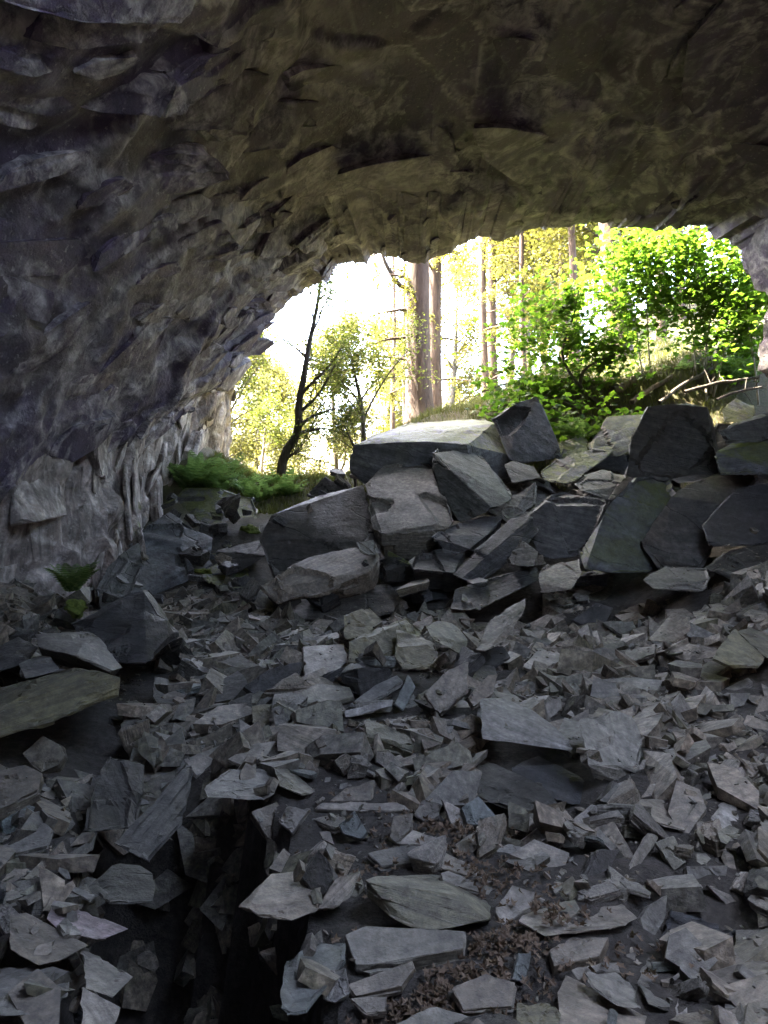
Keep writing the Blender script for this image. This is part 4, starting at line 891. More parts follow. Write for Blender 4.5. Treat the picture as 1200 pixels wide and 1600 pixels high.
# each loose stone is told by its tone, build and the nearest of the named stones
MARKS = []
for o in bpy.data.objects:
    if o.name.split('.')[0] in ('slate_block', 'slate_slab', 'boulder', 'ledge_rock'):
        u, v = to_px(np.array(o.matrix_world.translation)); MARKS.append((u, v, o['label']))
def short(l):
    for cut in (' lying ', ' leaning ', ' with ', ' beside ', ' under ', ' below ', ' above ', ' on ', ' at ', ' in ', ' behind ', ' between ', ' standing ', ' resting ', ' near ', ' past ', ' before ', ' by ', ' tucked ', ' just ', ' dipping ', ' across ', ' along ', ' among ', ' against ', ' sloping ', ' overlapping ', ' rising ', ' low ', ' amid ', ' over ', ' hanging ', ' set ', ' left ', ' propped ', ' tipped ', ' overhanging ', ' wedged ', ' shadowed '):
        i = l.find(cut)
        if i > 0 and len(l[:i].split()) >= 3: l = l[:i]
    return l
from collections import Counter
cnt_short = Counter(short(m[2]) for m in MARKS)
MARKS = [m for m in MARKS if cnt_short[short(m[2])] == 1 and len(short(m[2]).split()) <= 7]
by = {}
for rec in LOOSE:
    o, u, v, w, tone, th = rec
    m = min(MARKS, key=lambda q: math.hypot(q[0] - u, (q[1] - v) * 1.3)); dx, dy = u - m[0], v - m[1]
    side = ('just below' if dy > 0 else 'just above') if abs(dy) > abs(dx) * 0.7 else ('right of' if dx > 0 else 'left of')
    build = 'thin flat' if th < 0.2 else ('slabby' if th < 0.4 else 'chunky')
    by.setdefault((tone, build, side, short(m[2])), []).append((math.hypot(dx, dy), o))
ORD = ['', 'second ', 'third ', 'fourth ', 'fifth ', 'sixth ', 'seventh ', 'eighth ']
for (tone, build, side, mk), lst in by.items():
    lst.sort(key=lambda q: q[0])
    for i, (dd, o) in enumerate(lst):
        e = ORD[min(i, 7)]
        tag(o, f'{tone} {build} stone {side} the {mk}' + (f', {e}nearest' if i else ''), 'stone', 'loose stones strewn over the scree')
for o in bpy.data.objects:
    if o.name.split('.')[0] in ('slate_slab', 'loose_stone', 'boulder', 'slate_block', 'ledge_rock'): o['kind'] = 'thing'

# ------------------------------------------------------------------ small rubble, chips and dead leaves
def chip_protos(n, seed):
    out_ = []
    for i in range(n):
        r = np.random.default_rng(seed + i); k = r.integers(4, 6)
        th = np.arange(k) * 2 * math.pi / k + r.uniform(-.35, .35, k); rad = r.uniform(0.36, 0.56, k); t = r.uniform(0.12, 0.42)
        T = np.stack([np.cos(th) * rad, np.sin(th) * rad * 0.75, t * 0.5 + r.uniform(-.3, .1, k) * t], 1)
        B = np.stack([np.cos(th) * rad * r.uniform(.7, 1.05, k), np.sin(th) * rad * 0.75 * r.uniform(.7, 1.05, k), -t * 0.5 + np.zeros(k)], 1)
        V = np.vstack([T, B]); bm = bmesh.new(); vs = [bm.verts.new(p) for p in V]; bmesh.ops.convex_hull(bm, input=vs)
        bmesh.ops.triangulate(bm, faces=bm.faces[:]); bm.verts.index_update(); bm.verts.ensure_lookup_table()
        used = [v for v in bm.verts if v.link_faces]; ids = {v: j for j, v in enumerate(used)}
        out_.append((np.array([v.co[:] for v in used]), np.array([[ids[v] for v in f.verts] for f in bm.faces]))); bm.free()
    return out_
def rubble(name, n, smin, smax, label, power, seed, ylo=1.7, yhi=11.4, on_top=0.10, sink=0.25, tiltmax=0.45, xlim=0.56, gate=None, stack=False, upmax=0.10, mat='chips'):
    r = np.random.default_rng(seed); pr = chip_protos(16, seed * 100)
    m = int(n * (3 if upmax < 5 else 20)); y = r.uniform(ylo ** power, yhi ** power, m) ** (1 / power); x = r.uniform(-xlim, xlim, m) * y
    ix = np.clip(((x - HX0) / HRES).astype(int), 1, HNX - 2); iy = np.clip(((y - HY0) / HRES).astype(int), 1, HNY - 2)
    up = HM[ix, iy] - HF[ix, iy]
    D2 = HMASK.copy()
    for _ in range(2): D2[1:] |= D2[:-1].copy(); D2[:-1] |= D2[1:].copy(); D2[:, :-1] |= D2[:, 1:].copy()      # keep stones in front of a slab clear of its face
    mk = (D2 if stack else HMASK)[ix, iy]
    keep = ((~mk & (up < upmax)) | (r.random(m) < on_top)) & (up < 0.5) & (np.abs(x) < 5.0)
    if gate is not None: keep &= gate(x, y, r)
    x, y, ix, iy = x[keep][:n], y[keep][:n], ix[keep][:n], iy[keep][:n]; m = len(x)
    z = np.minimum(HM[ix, iy], HF[ix, iy] + 0.5)
    sx = np.clip((HM[ix + 1, iy] - HM[ix - 1, iy]) / (2 * HRES), -1, 1); sy = np.clip((HM[ix, iy + 1] - HM[ix, iy - 1]) / (2 * HRES), -1, 1)
    sx, sy = (sx, sy) if upmax < 5 else (sx * 2.5, sy * 2.5)
    nn = np.stack([-sx * 0.7, -sy * 0.7, np.ones(m)], 1) + r.normal(0, tiltmax, (m, 3)) * np.array((1, 1, 0.3)); nn /= np.linalg.norm(nn, axis=1)[:, None]
    a = r.uniform(0, 6.28, m); t = np.stack([np.cos(a), np.sin(a), np.zeros(m)], 1); t -= nn * (t * nn).sum(1)[:, None]; t /= np.linalg.norm(t, axis=1)[:, None]
    bt = np.cross(nn, t); s = smin * (smax / smin) ** (r.random(m) ** 2.0); lg = r.uniform(0.9, 1.9, m); s = s * (np.clip(y / 3.8, 0.85, 1.9) if stack else 1)
    if stack:
        q = np.argsort(-z); w = np.maximum(0, (s * 0.35 / HRES).astype(int))
        for j in q:
            k = min(w[j], 3); blk = HM[max(ix[j] - k, 0):ix[j] + k + 1, max(iy[j] - k, 0):iy[j] + k + 1]; np.maximum(blk, z[j] + s[j] * 0.14, out=blk)
    Vs, Fs, Rn = [], [], []; base = 0; pi = r.integers(0, len(pr), m)
    for k in range(len(pr)):
        V, F = pr[k]; sel = np.where(pi == k)[0]
        if not len(sel): continue
        W = (V[None, :, 0, None] * lg[sel][:, None, None] * t[sel][:, None, :] + V[None, :, 1, None] * bt[sel][:, None, :] + V[None, :, 2, None] * nn[sel][:, None, :]) * s[sel][:, None, None]
        W = W + np.stack([x[sel], y[sel], z[sel] + s[sel] * (0.12 - sink * 0.4)], 1)[:, None, :]
        Vs.append(W.reshape(-1, 3)); Fs.append((F[None] + (np.arange(len(sel)) * len(V))[:, None, None] + base).reshape(-1, 3)); base += len(sel) * len(V)
        Rn.append(np.repeat(r.random(len(sel)), len(V)))
    o = obj(name, mesh_np(name, np.vstack(Vs), np.vstack(Fs), M['chips'], False, {'rnd': np.concatenate(Rn)})); tag(o, label, kind='stuff'); return o
ramp_clear = lambda x, y, r: ~((x > 0.40 * y) & (y > 4.4) & (y < 7.0) & (r.random(len(x)) < 0.6))
rubble('rubble', 2100, 0.10, 0.36, 'broken slate rubble bedded between the larger slabs', 1.7, 5, gate=ramp_clear, tiltmax=0.38, on_top=0.0, stack=True)
rubble('upper_rubble', 1900, 0.07, 0.26, 'slate fragments heaped loosely over the bedded rubble', 1.6, 15, gate=ramp_clear, tiltmax=0.48, on_top=0.01, stack=True, upmax=0.22)
brink = lambda x, y, r: (lambda p: (p > 0.06) & (p < 0.75))(pit_mask(x, y))
rubble('hollow_rubble', 1500, 0.10, 0.30, 'shadowed slate pieces lining the sides of the black hole', 1.2, 25, ylo=1.9, yhi=5.6, gate=brink, tiltmax=0.6, upmax=9, xlim=0.45, stack=True)
rubble('slate_chips', 6500, 0.015, 0.06, 'small slate chips and grit strewn over the cave floor', 2.2, 6, on_top=0.06, tiltmax=0.4)
rubble('gravel', 5000, 0.02, 0.05, 'loose slate gravel on the flat before the boulder pile', 1.8, 8, ylo=7.2, yhi=10.6, tiltmax=0.25)
def leaf_litter(n):
    r = np.random.default_rng(91); spots = [(0.30, 3.05, 0.22, 0.22), (0.12, 2.75, 0.22, 0.10), (0.45, 3.7, 0.18, 0.28), (0.55, 4.2, 0.22, 0.16), (0.62, 3.0, 0.2, 0.14), (-0.12, 5.3, 0.2, 0.12), (0.1, 3.9, 0.25, 0.2), (1.45, 2.8, 0.25, 0.2), (-0.2, 3.6, 0.1, 0.1), (0.9, 4.4, 0.25, 0.2)]
    w = np.array([.26, .14, .14, .12, .12, .06, .05, .03, .03, .05]); k = r.choice(len(spots), n, p=w / w.sum()); S = np.array(spots)[k]
    x = S[:, 0] + r.normal(0, 1, n) * S[:, 2]; y = S[:, 1] + r.normal(0, 1, n) * S[:, 3]
    ix = np.clip(((x - HX0) / HRES).astype(int), 0, HNX - 1); iy = np.clip(((y - HY0) / HRES).astype(int), 0, HNY - 1)
    ok = (HM[ix, iy] - HF[ix, iy]) < 0.035; x, y, ix, iy = x[ok], y[ok], ix[ok], iy[ok]; n = len(x); z = HM[ix, iy] + r.uniform(0.01, 0.05, n)
    # lobed, curled leaf: outline of 10 points round a centre vertex
    th = np.arange(10) * 2 * math.pi / 10; rad = np.array([1.0, 0.45, 0.8, 0.4, 0.75, 0.5, 0.75, 0.4, 0.8, 0.45]) * 0.5
    L = np.vstack([[0, 0, 0.0], np.stack([np.cos(th) * rad, np.sin(th) * rad * 0.8, (np.sin(th) * rad) ** 2 * 1.6 + np.cos(th) * 0.05], 1)])
    F = np.array([[0, i + 1, (i + 1) % 10 + 1] for i in range(10)])
    A = r.normal(0, 0.5, (n, 3)) + np.array((0, -0.2, 1)); A /= np.linalg.norm(A, axis=1)[:, None]; a = r.uniform(0, 6.28, n)
    t = np.stack([np.cos(a), np.sin(a), np.zeros(n)], 1); t -= A * (t * A).sum(1)[:, None]; t /= np.linalg.norm(t, axis=1)[:, None]; bt = np.cross(A, t)
    s = r.uniform(0.03, 0.06, n)[:, None, None]; curl = r.uniform(0.2, 2.2, n)[:, None, None]
    W = (L[None, :, 0, None] * t[:, None] + L[None, :, 1, None] * bt[:, None] + L[None, :, 2, None] * A[:, None] * curl) * s + np.stack([x, y, z], 1)[:, None]
    o = obj('leaf_litter', mesh_np('leaf_litter', W.reshape(-1, 3), (F[None] + (np.arange(n) * 11)[:, None, None]).reshape(-1, 3), M['litter'], False))
    tag(o, 'brown dead leaves caught between the slate slabs', kind='stuff')
leaf_litter(2600)

# ------------------------------------------------------------------ trees, saplings, ferns
r4 = np.random.default_rng(404)
def unit(v): return v / (np.linalg.norm(v) + 1e-9)
def bezier_path(p, direction, length, droop, wob, k=7, r=r4):
    P = [np.array(p, float)]; d = unit(np.array(direction, float))
    for i in range(k - 1):
        d = unit(d + np.array((0, 0, droop)) / k + r.normal(0, wob, 3)); P.append(P[-1] + d * length / (k - 1))
    return np.array(P)
def leaf_cloud(C, s_lo, s_hi, shape, flat=0.5, r=r4):
    """leaves at centres C; shape 'oval' (2 tris), 'lobed' (5-point), 'needle'"""
    n = len(C); A = r.normal(0, flat, (n, 3)) + np.array((0, 0, 1)); A /= np.linalg.norm(A, axis=1)[:, None]; a = r.uniform(0, 6.28, n)
    t = np.stack([np.cos(a), np.sin(a), r.uniform(-.5, .2, n)], 1); t -= A * (t * A).sum(1)[:, None]; t /= np.linalg.norm(t, axis=1)[:, None]; bt = np.cross(A, t)
    s = r.uniform(s_lo, s_hi, n)[:, None, None]
    if shape == 'oval':
        L = np.array([(-.5, 0, 0), (0, .28, .06), (.5, 0, -.05), (0, -.28, .06)]); F = [np.array([[0, 1, 2, 3]])]
    elif shape == 'lobed':
        L = np.array([(-.45, 0, 0), (-.35, .42, -.05), (0.0, .24, .05), (.12, .50, -.06), (.22, .2, .02), (.55, 0, -.08), (.22, -.2, .02), (.12, -.5, -.06), (0, -.24, .05), (-.35, -.42, -.05)])
        F = [np.array([[0, 1, 2, 8, ], [0, 8, 9, 9]])[:1], ]
        F = [np.array([[0, 1, 2], [2, 3, 4], [4, 5, 6], [6, 7, 8], [8, 9, 0], [0, 2, 8], [2, 4, 8], [4, 6, 8]])]
    W = (L[None, :, 0, None] * t[:, None] + L[None, :, 1, None] * bt[:, None] + L[None, :, 2, None] * A[:, None]) * s + C[:, None]
    return W.reshape(-1, 3), [(f[None] + (np.arange(n) * len(L))[:, None, None]).reshape(-1, f.shape[1]) for f in F]
def smooth_path(P, n): return catmull(P, n) if len(P) > 2 else resample(P, n)
def woody(mb, tips, P, r0, r1, lvl, nsub, spread, length, droop, sides=6, t0=0.25, up=0.5):
    """a limb with random side limbs; tips collects where leaves sit"""
    P = np.asarray(P); k = len(P); mb.tube(P, np.linspace(r0, r1, k), sides)
    if lvl == 0: tips.extend(P[k // 3:]); return
    for i in range(nsub):
        f = t0 + (1 - t0) * (i + r4.random()) / nsub; j = min(int(f * (k - 1)), k - 2); p = P[j] + (P[j + 1] - P[j]) * (f * (k - 1) - j)
        d = unit(P[j + 1] - P[j]); s = r4.normal(0, 1, 3); s -= d * (s @ d); s = unit(s)
        dd = unit(d * (1 - spread) + s * spread + np.array((0, 0, up * 0.3)))
        ln = length * r4.uniform(0.6, 1.2) * (1.15 - 0.6 * f); rr = (r0 + (r1 - r0) * f) * 0.5
        woody(mb, tips, bezier_path(p, dd, ln, droop, 0.12), rr, rr * 0.3, lvl - 1, max(2, nsub - 3), spread, length * 0.5, droop, max(4, sides - 1), 0.2, up)
    tips.extend(P[-2:])
def tree_thing(name, label, cat, group, trunk_mb, bark, leafV, leafF, leafm, loc, wname='trunk'):
    t = empty(name, loc); tag(t, label, cat, group); L0 = np.array(loc)
    trunk_mb.V = [v - L0 for v in trunk_mb.V]
    obj(wname, trunk_mb.mesh(wname, M[bark], True), t)
    if leafV is not None and len(leafV): obj('crown', mesh_np('crown', leafV - L0, leafF, M[leafm], False), t)
    return t

# larches: straight trunks, drooping boughs hung with needle sprays
def larch(name, label, px, d, wpx, group, boughs=26, height=22, lean=0.0, zlo=2.0, needles=120, bark='bark_larch', sprays=True, span_=(0.0, 6.283), leafm='leaf_yellow'):
    b0 = at(px[0], px[1], d); base = np.array((b0[0], d, min(b0[2], land(b0[0], d).item()) - 0.3)); r0 = wpx * 0.5 * d / FPX
    H = np.linspace(0, height, 30); P = base + np.stack([lean * H + 0.05 * np.sin(H * 0.5 + d), 0.04 * np.cos(H * 0.37), H], 1)
    mb = MB(); rad = r0 * (1 - 0.75 * H / height) * (1 + 0.5 * np.exp(-H * 1.6)); mb.tube(P, rad, 14)
    C = []
    for i in range(boughs):
        h = zlo + (height - zlo) * ((i + r4.random()) / boughs) ** 1.1; j = int(h / height * 29); p = P[min(j, 29)]
        a = r4.uniform(*span_); ln = r4.uniform(1.6, 3.6) * (1 - 0.5 * h / height); dr = np.array((math.cos(a), math.sin(a), r4.uniform(-.15, .45)))
        B = bezier_path(p, dr, ln, -0.35, 0.07, 9); mb.tube(B, np.linspace(r0 * 0.16, 0.006, 9), 5)
        for q in range(9):
            pb = B[r4.integers(2, 9)]; tw = bezier_path(pb, np.array((r4.normal(), r4.normal(), -0.5)), r4.uniform(0.3, 0.9), -1.2, 0.1, 5)
            mb.tube(tw, np.linspace(0.008, 0.003, 5), 3)
            if sprays:
                f = r4.uniform(0, 4, int(needles / 6)); k = np.minimum(f.astype(int), 3); C.append(tw[k] + (tw[k + 1] - tw[k]) * (f - k)[:, None] + r4.normal(0, 0.035, (len(f), 3)))
    LV = LF = None
    if C: LV, LF = leaf_cloud(np.vstack(C), 0.05, 0.12, 'oval', 0.9)
    return tree_thing(name, label, 'tree', group, mb, bark, LV, LF, leafm, tuple(base))
LG = 'larches standing above the cave mouth'
larch('larch_tree', 'big larch with straight brown trunk above the mossy boulder', (657, 640), 22, 44, LG, 40, 24, -0.006, 3.0, 200)
larch('larch_tree', 'slimmer larch just behind the big brown trunk', (676, 610), 27, 29, LG, 40, 24, 0.02, 3.0, 220)
larch('larch_tree', 'far larch, slimmer of the close-set pair over the bank', (757, 585), 33, 15, LG, 42, 24, 0.0, 3.0, 220)
larch('larch_tree', 'far larch, stouter of the close-set pair over the bank', (771, 585), 34, 18, LG, 42, 24, 0.0, 3.0, 220)
larch('larch_tree', 'far thin larch left of the big trunk', (615, 670), 40, 9, LG, 40, 24, 0.0, 2.0, 150)
larch('larch_tree', 'far thinnest larch close beside the big trunk', (632, 668), 44, 7, LG, 40, 24, 0.0, 2.0, 150)
larch('larch_tree', 'larch trunk rising behind the maple leaves', (976, 640), 19.5, 40, LG, 26, 22, -0.045, 4.0, 200)
larch('larch_tree', 'sunlit larch with hanging boughs behind the bank', (820, 600), 28, 10, LG, 46, 20, 0.0, 2.0, 260)
larch('larch_tree', 'sunlit larch filling the gap under the roof', (880, 600), 30, 10, LG, 46, 20, 0.0, 2.0, 260)
# big bare bough of the main larch, curving up
mb = MB(); Bp = smooth_path([at(645, 452, 21.9), at(625, 446, 21.8), at(607, 420, 21.7), at(597, 396, 21.7), at(594, 360, 21.7)], 12)
bt_tree = bpy.data.objects['larch_tree']; mb.tube(Bp - np.array(bt_tree.location), np.linspace(0.085, 0.05, 12), 8); obj('bough', mb.mesh('bough', M['bark_dark'], True), bt_tree)

# slender broadleaf trees in the clearing
def slim_tree(name, label, paths, d, r0, leafm, nleaf, s, group=None, lvl=2, nsub=7, length=1.6, spread=0.55, shape='oval', bark='bark_dark', blob=0.14, droop=0.0, t0=0.3):
    mb = MB(); tips = []; base = at(*paths[0][0], d)
    for i, p in enumerate(paths):
        P = smooth_path([at(x, y, d + 0.15 * math.sin(y * 0.05 + i) * (1 if i else 0)) for x, y in p], 16 if i == 0 else 9)
        if i == 0: P[0, 2] = min(P[0, 2], land(P[0, 0], d).item()) - 0.15
        rr = r0 if i == 0 else r0 * 0.42
        woody(mb, tips, P, rr, rr * (0.22 if i == 0 else 0.3), lvl if i == 0 else lvl - 1, nsub, spread, length, droop, 8 if i == 0 else 6, t0)
    T = np.array(tips); C = T[r4.integers(0, len(T), nleaf)] + r4.normal(0, blob, (nleaf, 3))
    LV, LF = leaf_cloud(C, s[0], s[1], shape)
    return tree_thing(name, label, 'tree', group, mb, bark, LV, LF, leafm, tuple(base))
slim_tree('leaning_tree', 'slender dark tree with a bent trunk above the ferns', [[(437, 745), (446, 707), (465, 676), (467, 630), (475, 588), (483, 538), (492, 497), (498, 462), (505, 420)], [(465, 678), (480, 673), (492, 671), (512, 669)], [(468, 664), (482, 655), (496, 647), (525, 638)], [(448, 716), (458, 709), (470, 706)]], 18, 0.13, 'leaf_mid', 5200, (0.05, 0.10), None, 2, 9, 1.7)
slim_tree('bushy_tree', 'small bushy tree with upright boughs left of the mossy boulder', [[(568, 690), (566, 650), (560, 610), (552, 575), (545, 540)], [(566, 660), (585, 620), (610, 580), (640, 545)], [(565, 650), (540, 620), (520, 600)]], 19.5, 0.09, 'leaf_mid', 6500, (0.06, 0.11), None, 2, 8, 1.5)
slim_tree('thorn_bush', 'dark spiky bush at the corner of the mossy boulder', [[(556, 705), (545, 680), (535, 660)], [(556, 700), (552, 670), (540, 640)], [(556, 705), (535, 690), (520, 680)]], 15.6, 0.035, 'leaf_dark', 1500, (0.04, 0.07), None, 2, 6, 0.7)
slim_tree('hanging_tree', 'pale-stemmed tree growing beside the end of the cliff', [[(345, 715), (352, 670), (362, 610), (372, 560), (385, 520)], [(356, 650), (385, 600), (415, 560)], [(352, 670), (375, 650), (395, 640)]], 21, 0.09, 'leaf_mid', 5000, (0.06, 0.11), None, 2, 8, 1.6, bark='bark_pale')
slim_tree('small_tree', 'little pale tree between the cliff and the leaning tree', [[(408, 735), (412, 700), (415, 670), (420, 640)], [(412, 700), (425, 690), (435, 670)]], 24, 0.06, 'leaf_mid', 2600, (0.07, 0.12), None, 2, 6, 1.2, bark='bark_pale')

# big-leaved saplings at the right
SH = 1.7
def sapling(label, stems, d, nleaf, blobs, leafm='leaf_green', bark='bark_pale', r0=0.022, s=(0.10, 0.19), name='maple_sapling'):
    d = d + SH; mb = MB(); base = at(*stems[0][0], d); tips = []
    for i, p in enumerate(stems):
        P = smooth_path([at(x, y, d + 0.2 * i * math.sin(x)) for x, y in p], 14)
        if i == 0: P[0, 2] -= 0.3
        woody(mb, tips, P, r0, r0 * 0.35, 1, 6, 0.6, 0.9, -0.1, 6, 0.45, 0.8)
    C = []
    for (x, y, rx, ry, dd, w) in blobs:
        m = int(nleaf * w); q = r4.uniform(-1.15, 1.15, (m, 3)) + r4.normal(0, 0.25, (m, 3)); q[:, 2] = np.round(q[:, 2] * 2.2) / 2.2 + r4.normal(0, 0.06, m); q = q[vnoise(q * np.array((2.6, 2.0, 2.6)) + x, 7) > -0.25]    # tiers of leaves
        dd = dd + SH; c = at(x, y, dd); sc = dd / FPX; C.append(c + q * np.array((rx * sc, 0.55, ry * sc)))
    T = np.array(tips); k = int(nleaf * 0.25); C.append(T[r4.integers(0, len(T), k)] + r4.normal(0, 0.12, (k, 3)))
    LV, LF = leaf_cloud(np.vstack(C), s[0], s[1], 'lobed', 0.42)
    return tree_thing(name, label, 'sapling', 'leafy saplings beside the cave mouth', mb, bark, LV, LF, leafm, tuple(base), 'stem')
sapling('sapling with a curved dark stem arching over the crest slab', [[(955, 648), (935, 628), (905, 602), (883, 570), (879, 545), (888, 515), (897, 490), (905, 450)], [(905, 602), (912, 580), (930, 566), (962, 555)], [(937, 658), (905, 640), (865, 620), (843, 616)]], 14.6, 3400, [(900, 655, 80, 40, 13.4, .14), (825, 645, 55, 28, 13.2, .08), (850, 560, 80, 50, 14.8, .26), (870, 500, 60, 55, 14.9, .25), (815, 610, 60, 30, 14.6, .15), (905, 620, 60, 50, 15.3, .2), (940, 560, 60, 60, 15.2, .15)], 'leaf_green', 'bark_dark', 0.045)
sapling('pair of thin sapling stems under the bright maple leaves', [[(1009, 632), (1003, 580), (995, 520), (990, 450), (992, 400)], [(1020, 630), (1015, 560), (1011, 495), (1010, 420)]], 15.2, 1900, [(1000, 420, 70, 45, 15.3, .5), (975, 480, 60, 40, 15.3, .3), (1020, 385, 70, 22, 14.8, .25)])
sapling('tall straight pale sapling in the middle of the leaves', [[(1091, 622), (1086, 560), (1080, 500), (1075, 450), (1070, 395)]], 15.0, 2000, [(1075, 420, 75, 50, 15.1, .5), (1050, 480, 70, 45, 15.6, .35), (1100, 385, 60, 22, 14.6, .25)])
sapling('clump of pale sapling stems fanning out beside the logs', [[(1108, 628), (1118, 570), (1128, 520), (1142, 465), (1150, 420)], [(1104, 628), (1102, 570), (1108, 510), (1120, 460)], [(1112, 628), (1122, 590), (1135, 540), (1160, 500)]], 14.6, 1900, [(1135, 430, 60, 50, 14.7, .45), (1130, 500, 65, 45, 14.9, .35), (1160, 470, 45, 60, 14.2, .25)], r0=0.03)
sapling('thin sapling close beside the cave wall', [[(1184, 612), (1178, 565), (1170, 515), (1165, 470)]], 13.8, 1100, [(1165, 480, 40, 60, 14, .5), (1160, 545, 35, 35, 13.9, .3), (1150, 420, 40, 30, 14, .25)])
sapling('low leafy sapling over the gap behind the crest slab', [[(915, 690), (905, 665), (890, 645), (870, 630)]], 15.8, 1100, [(900, 655, 60, 35, 16, .5), (930, 670, 50, 30, 16, .3), (870, 640, 50, 25, 16, .3)])

# woodland behind: one tree shape of each kind, copied
def crown_tree(seed, h, cr, nleaf, leafm, s):
    r = np.random.default_rng(seed); mb = MB(); tips = []
    P = bezier_path((0, 0, -0.4), (0.05, 0, 1), h, 0.1, 0.03, 12, r); woody(mb, tips, P, h * 0.018, h * 0.004, 2, 11, 0.6, h * 0.30, -0.1, 7, 0.22)
    T = np.array(tips); C = T[r.integers(0, len(T), nleaf)] + r.normal(0, cr, (nleaf, 3)); LV, LF = leaf_cloud(C, s[0], s[1], 'oval', 0.6, r)
    return mb.mesh('trunk', M['bark_dark'], True), mesh_np('crown', LV, LF, M[leafm], False)
KINDS = [crown_tree(1, 13, 0.42, 13000, 'leaf_far', (0.14, 0.30)), crown_tree(2, 10, 0.36, 11000, 'leaf_far', (0.13, 0.26)), crown_tree(3, 16, 0.5, 14000, 'leaf_yellow', (0.14, 0.30))]
def shade_tree(seed, h):
    r = np.random.default_rng(seed); mb = MB(); tips = []
    P = bezier_path((0, 0, -0.4), (0.02, 0, 1), h, 0.05, 0.015, 14, r); woody(mb, tips, P, 0.17, 0.04, 2, 12, 0.6, h * 0.24, -0.1, 8, 0.46)
    T = np.array(tips); T = T[T[:, 2] > h * 0.42]; C = T[r.integers(0, len(T), 15000)] + r.normal(0, 0.4, (15000, 3)); LV, LF = leaf_cloud(C, 0.16, 0.36, 'oval', 0.6, r)
    return mb.mesh('trunk', M['bark_larch'], True), mesh_np('crown', LV, LF, M['leaf_far'], False)
CAN = [shade_tree(s, 20) for s in (21, 22)]  # tall trees added so that their crowns keep sun off the bank
for i, (x, d, lab) in enumerate([(8.2, 21, 'tall bare-trunked shade tree added behind the pale stem clump'), (7.0, 26, 'tall straight shade tree added deeper in the wood behind the thin sapling pair'), (10.5, 25, 'tall straight shade tree added deeper in the wood beside the cave wall edge')]):
    t = empty('shade_tree', (x, d, land(x, d).item())); t.rotation_euler = (0, 0, i * 2.1); tag(t, lab, 'tree', 'tall trees added to shade the bank'); obj('trunk', CAN[i % 2][0], t); obj('crown', CAN[i % 2][1], t)
FAR = [(590, 50, 2, 0.8, 'tall hazy tree left of the big larch'), (700, 48, 2, 0.9, 'hazy golden tree between the two brown trunks'), (640, 58, 2, 0.75, 'distant tree directly behind the big larch'), (395, 34, 1, 0.8, 'far golden tree low behind the leaning tree, next to the cliff'), (470, 38, 1, 0.75, 'far golden tree low right of the leaning tree trunk'), (530, 36, 0, 0.75, 'far sunlit tree behind the small bushy tree'), (430, 60, 0, 0.9, 'distant hazy tree in the bright gap by the cliff'), 
       (345, 30, 1, 0.85, 'far tree half hidden by the end of the cliff'), (720, 60, 1, 0.6, 'distant low tree between the larches'), (835, 36, 2, 0.9, 'golden tree right of the close-set larch pair'), (900, 33, 2, 0.85, 'golden tree behind the curved sapling'), (960, 38, 0, 0.95, 'sunlit tree behind the leaning larch trunk'), (1030, 30, 1, 0.95, 'sunlit tree high behind the thin sapling stems'), (1110, 32, 0, 0.9, 'sunlit tree high behind the clump of pale stems'), (1190, 28, 1, 0.95, 'sunlit tree behind the cave wall edge'), (790, 42, 2, 1.0, 'tall golden tree just right of the close-set larch pair'), (860, 46, 0, 1.2, 'tall golden tree under the roof edge'), (1000, 26, 2, 0.8, 'sunlit tree just behind the leaning larch trunk')]
for i, (px_, d, k, sc, lab) in enumerate(FAR):
    x = (px_ - 600) / FPX * d / CP; z = land(x, d).item()
    t = empty('woodland_tree', (x, d, z)); t.rotation_euler = (0, 0, i * 1.7); t.scale = (sc, sc, sc); tag(t, lab, 'tree', 'woodland trees beyond the cave')
    obj('trunk', KINDS[k][0], t); obj('crown', KINDS[k][1], t)

# fallen logs and dead branches on the bank
LOGS = [((958, 612, 16.5), (1050, 575, 17.6), 0.10, 'bark_mossy', 'mossy log sloping up the bank behind the thin saplings'), ((985, 628, 15.8), (1110, 560, 17.8), 0.06, 'bark_mossy', 'thin mossy log lying behind the thin sapling pair'), ((1030, 628, 15.4), (1120, 572, 16.6), 0.045, 'bark_dark', 'dark dead branch crossing behind the pale stems'), ((1070, 612, 15.2), (1185, 590, 15.4), 0.04, 'bark_dark', 'dark branch lying level beside the cave wall'), ((1090, 595, 16.4), (1180, 560, 16.9), 0.06, 'bark_dark', 'dark log lying high behind the stem clump'), ((1120, 625, 14.6), (1190, 605, 14.9), 0.03, 'bark_dark', 'crooked stick on the bank at the cave wall'), ((820, 598, 16.9), (752, 612, 17.4), 0.03, 'bark_dark', 'bare stick arching over the mossy bank')]
for a, b_, rr, mt, lab in LOGS:
    A, B = at(*a), at(*b_); P = resample([A, (A + B) / 2 + np.array((0, 0, 0.06)), B], 12) + r4.normal(0, rr * 0.25, (12, 3))
    mb = MB(); mb.tube(P - A, np.linspace(rr, rr * 0.7, 12), 9)
    for q in range(4):
        j = r4.integers(3, 11); mb.tube(bezier_path(P[j] - A, r4.normal(0, 1, 3) + np.array((0, 0, 0.6)), r4.uniform(0.3, 0.7), 0.1, 0.15, 5), np.linspace(rr * 0.3, 0.005, 5), 5)
    tag(obj('fallen_log', mb.mesh('fallen_log', M[mt], True), None, tuple(A)), lab, 'log', 'fallen logs on the bank')

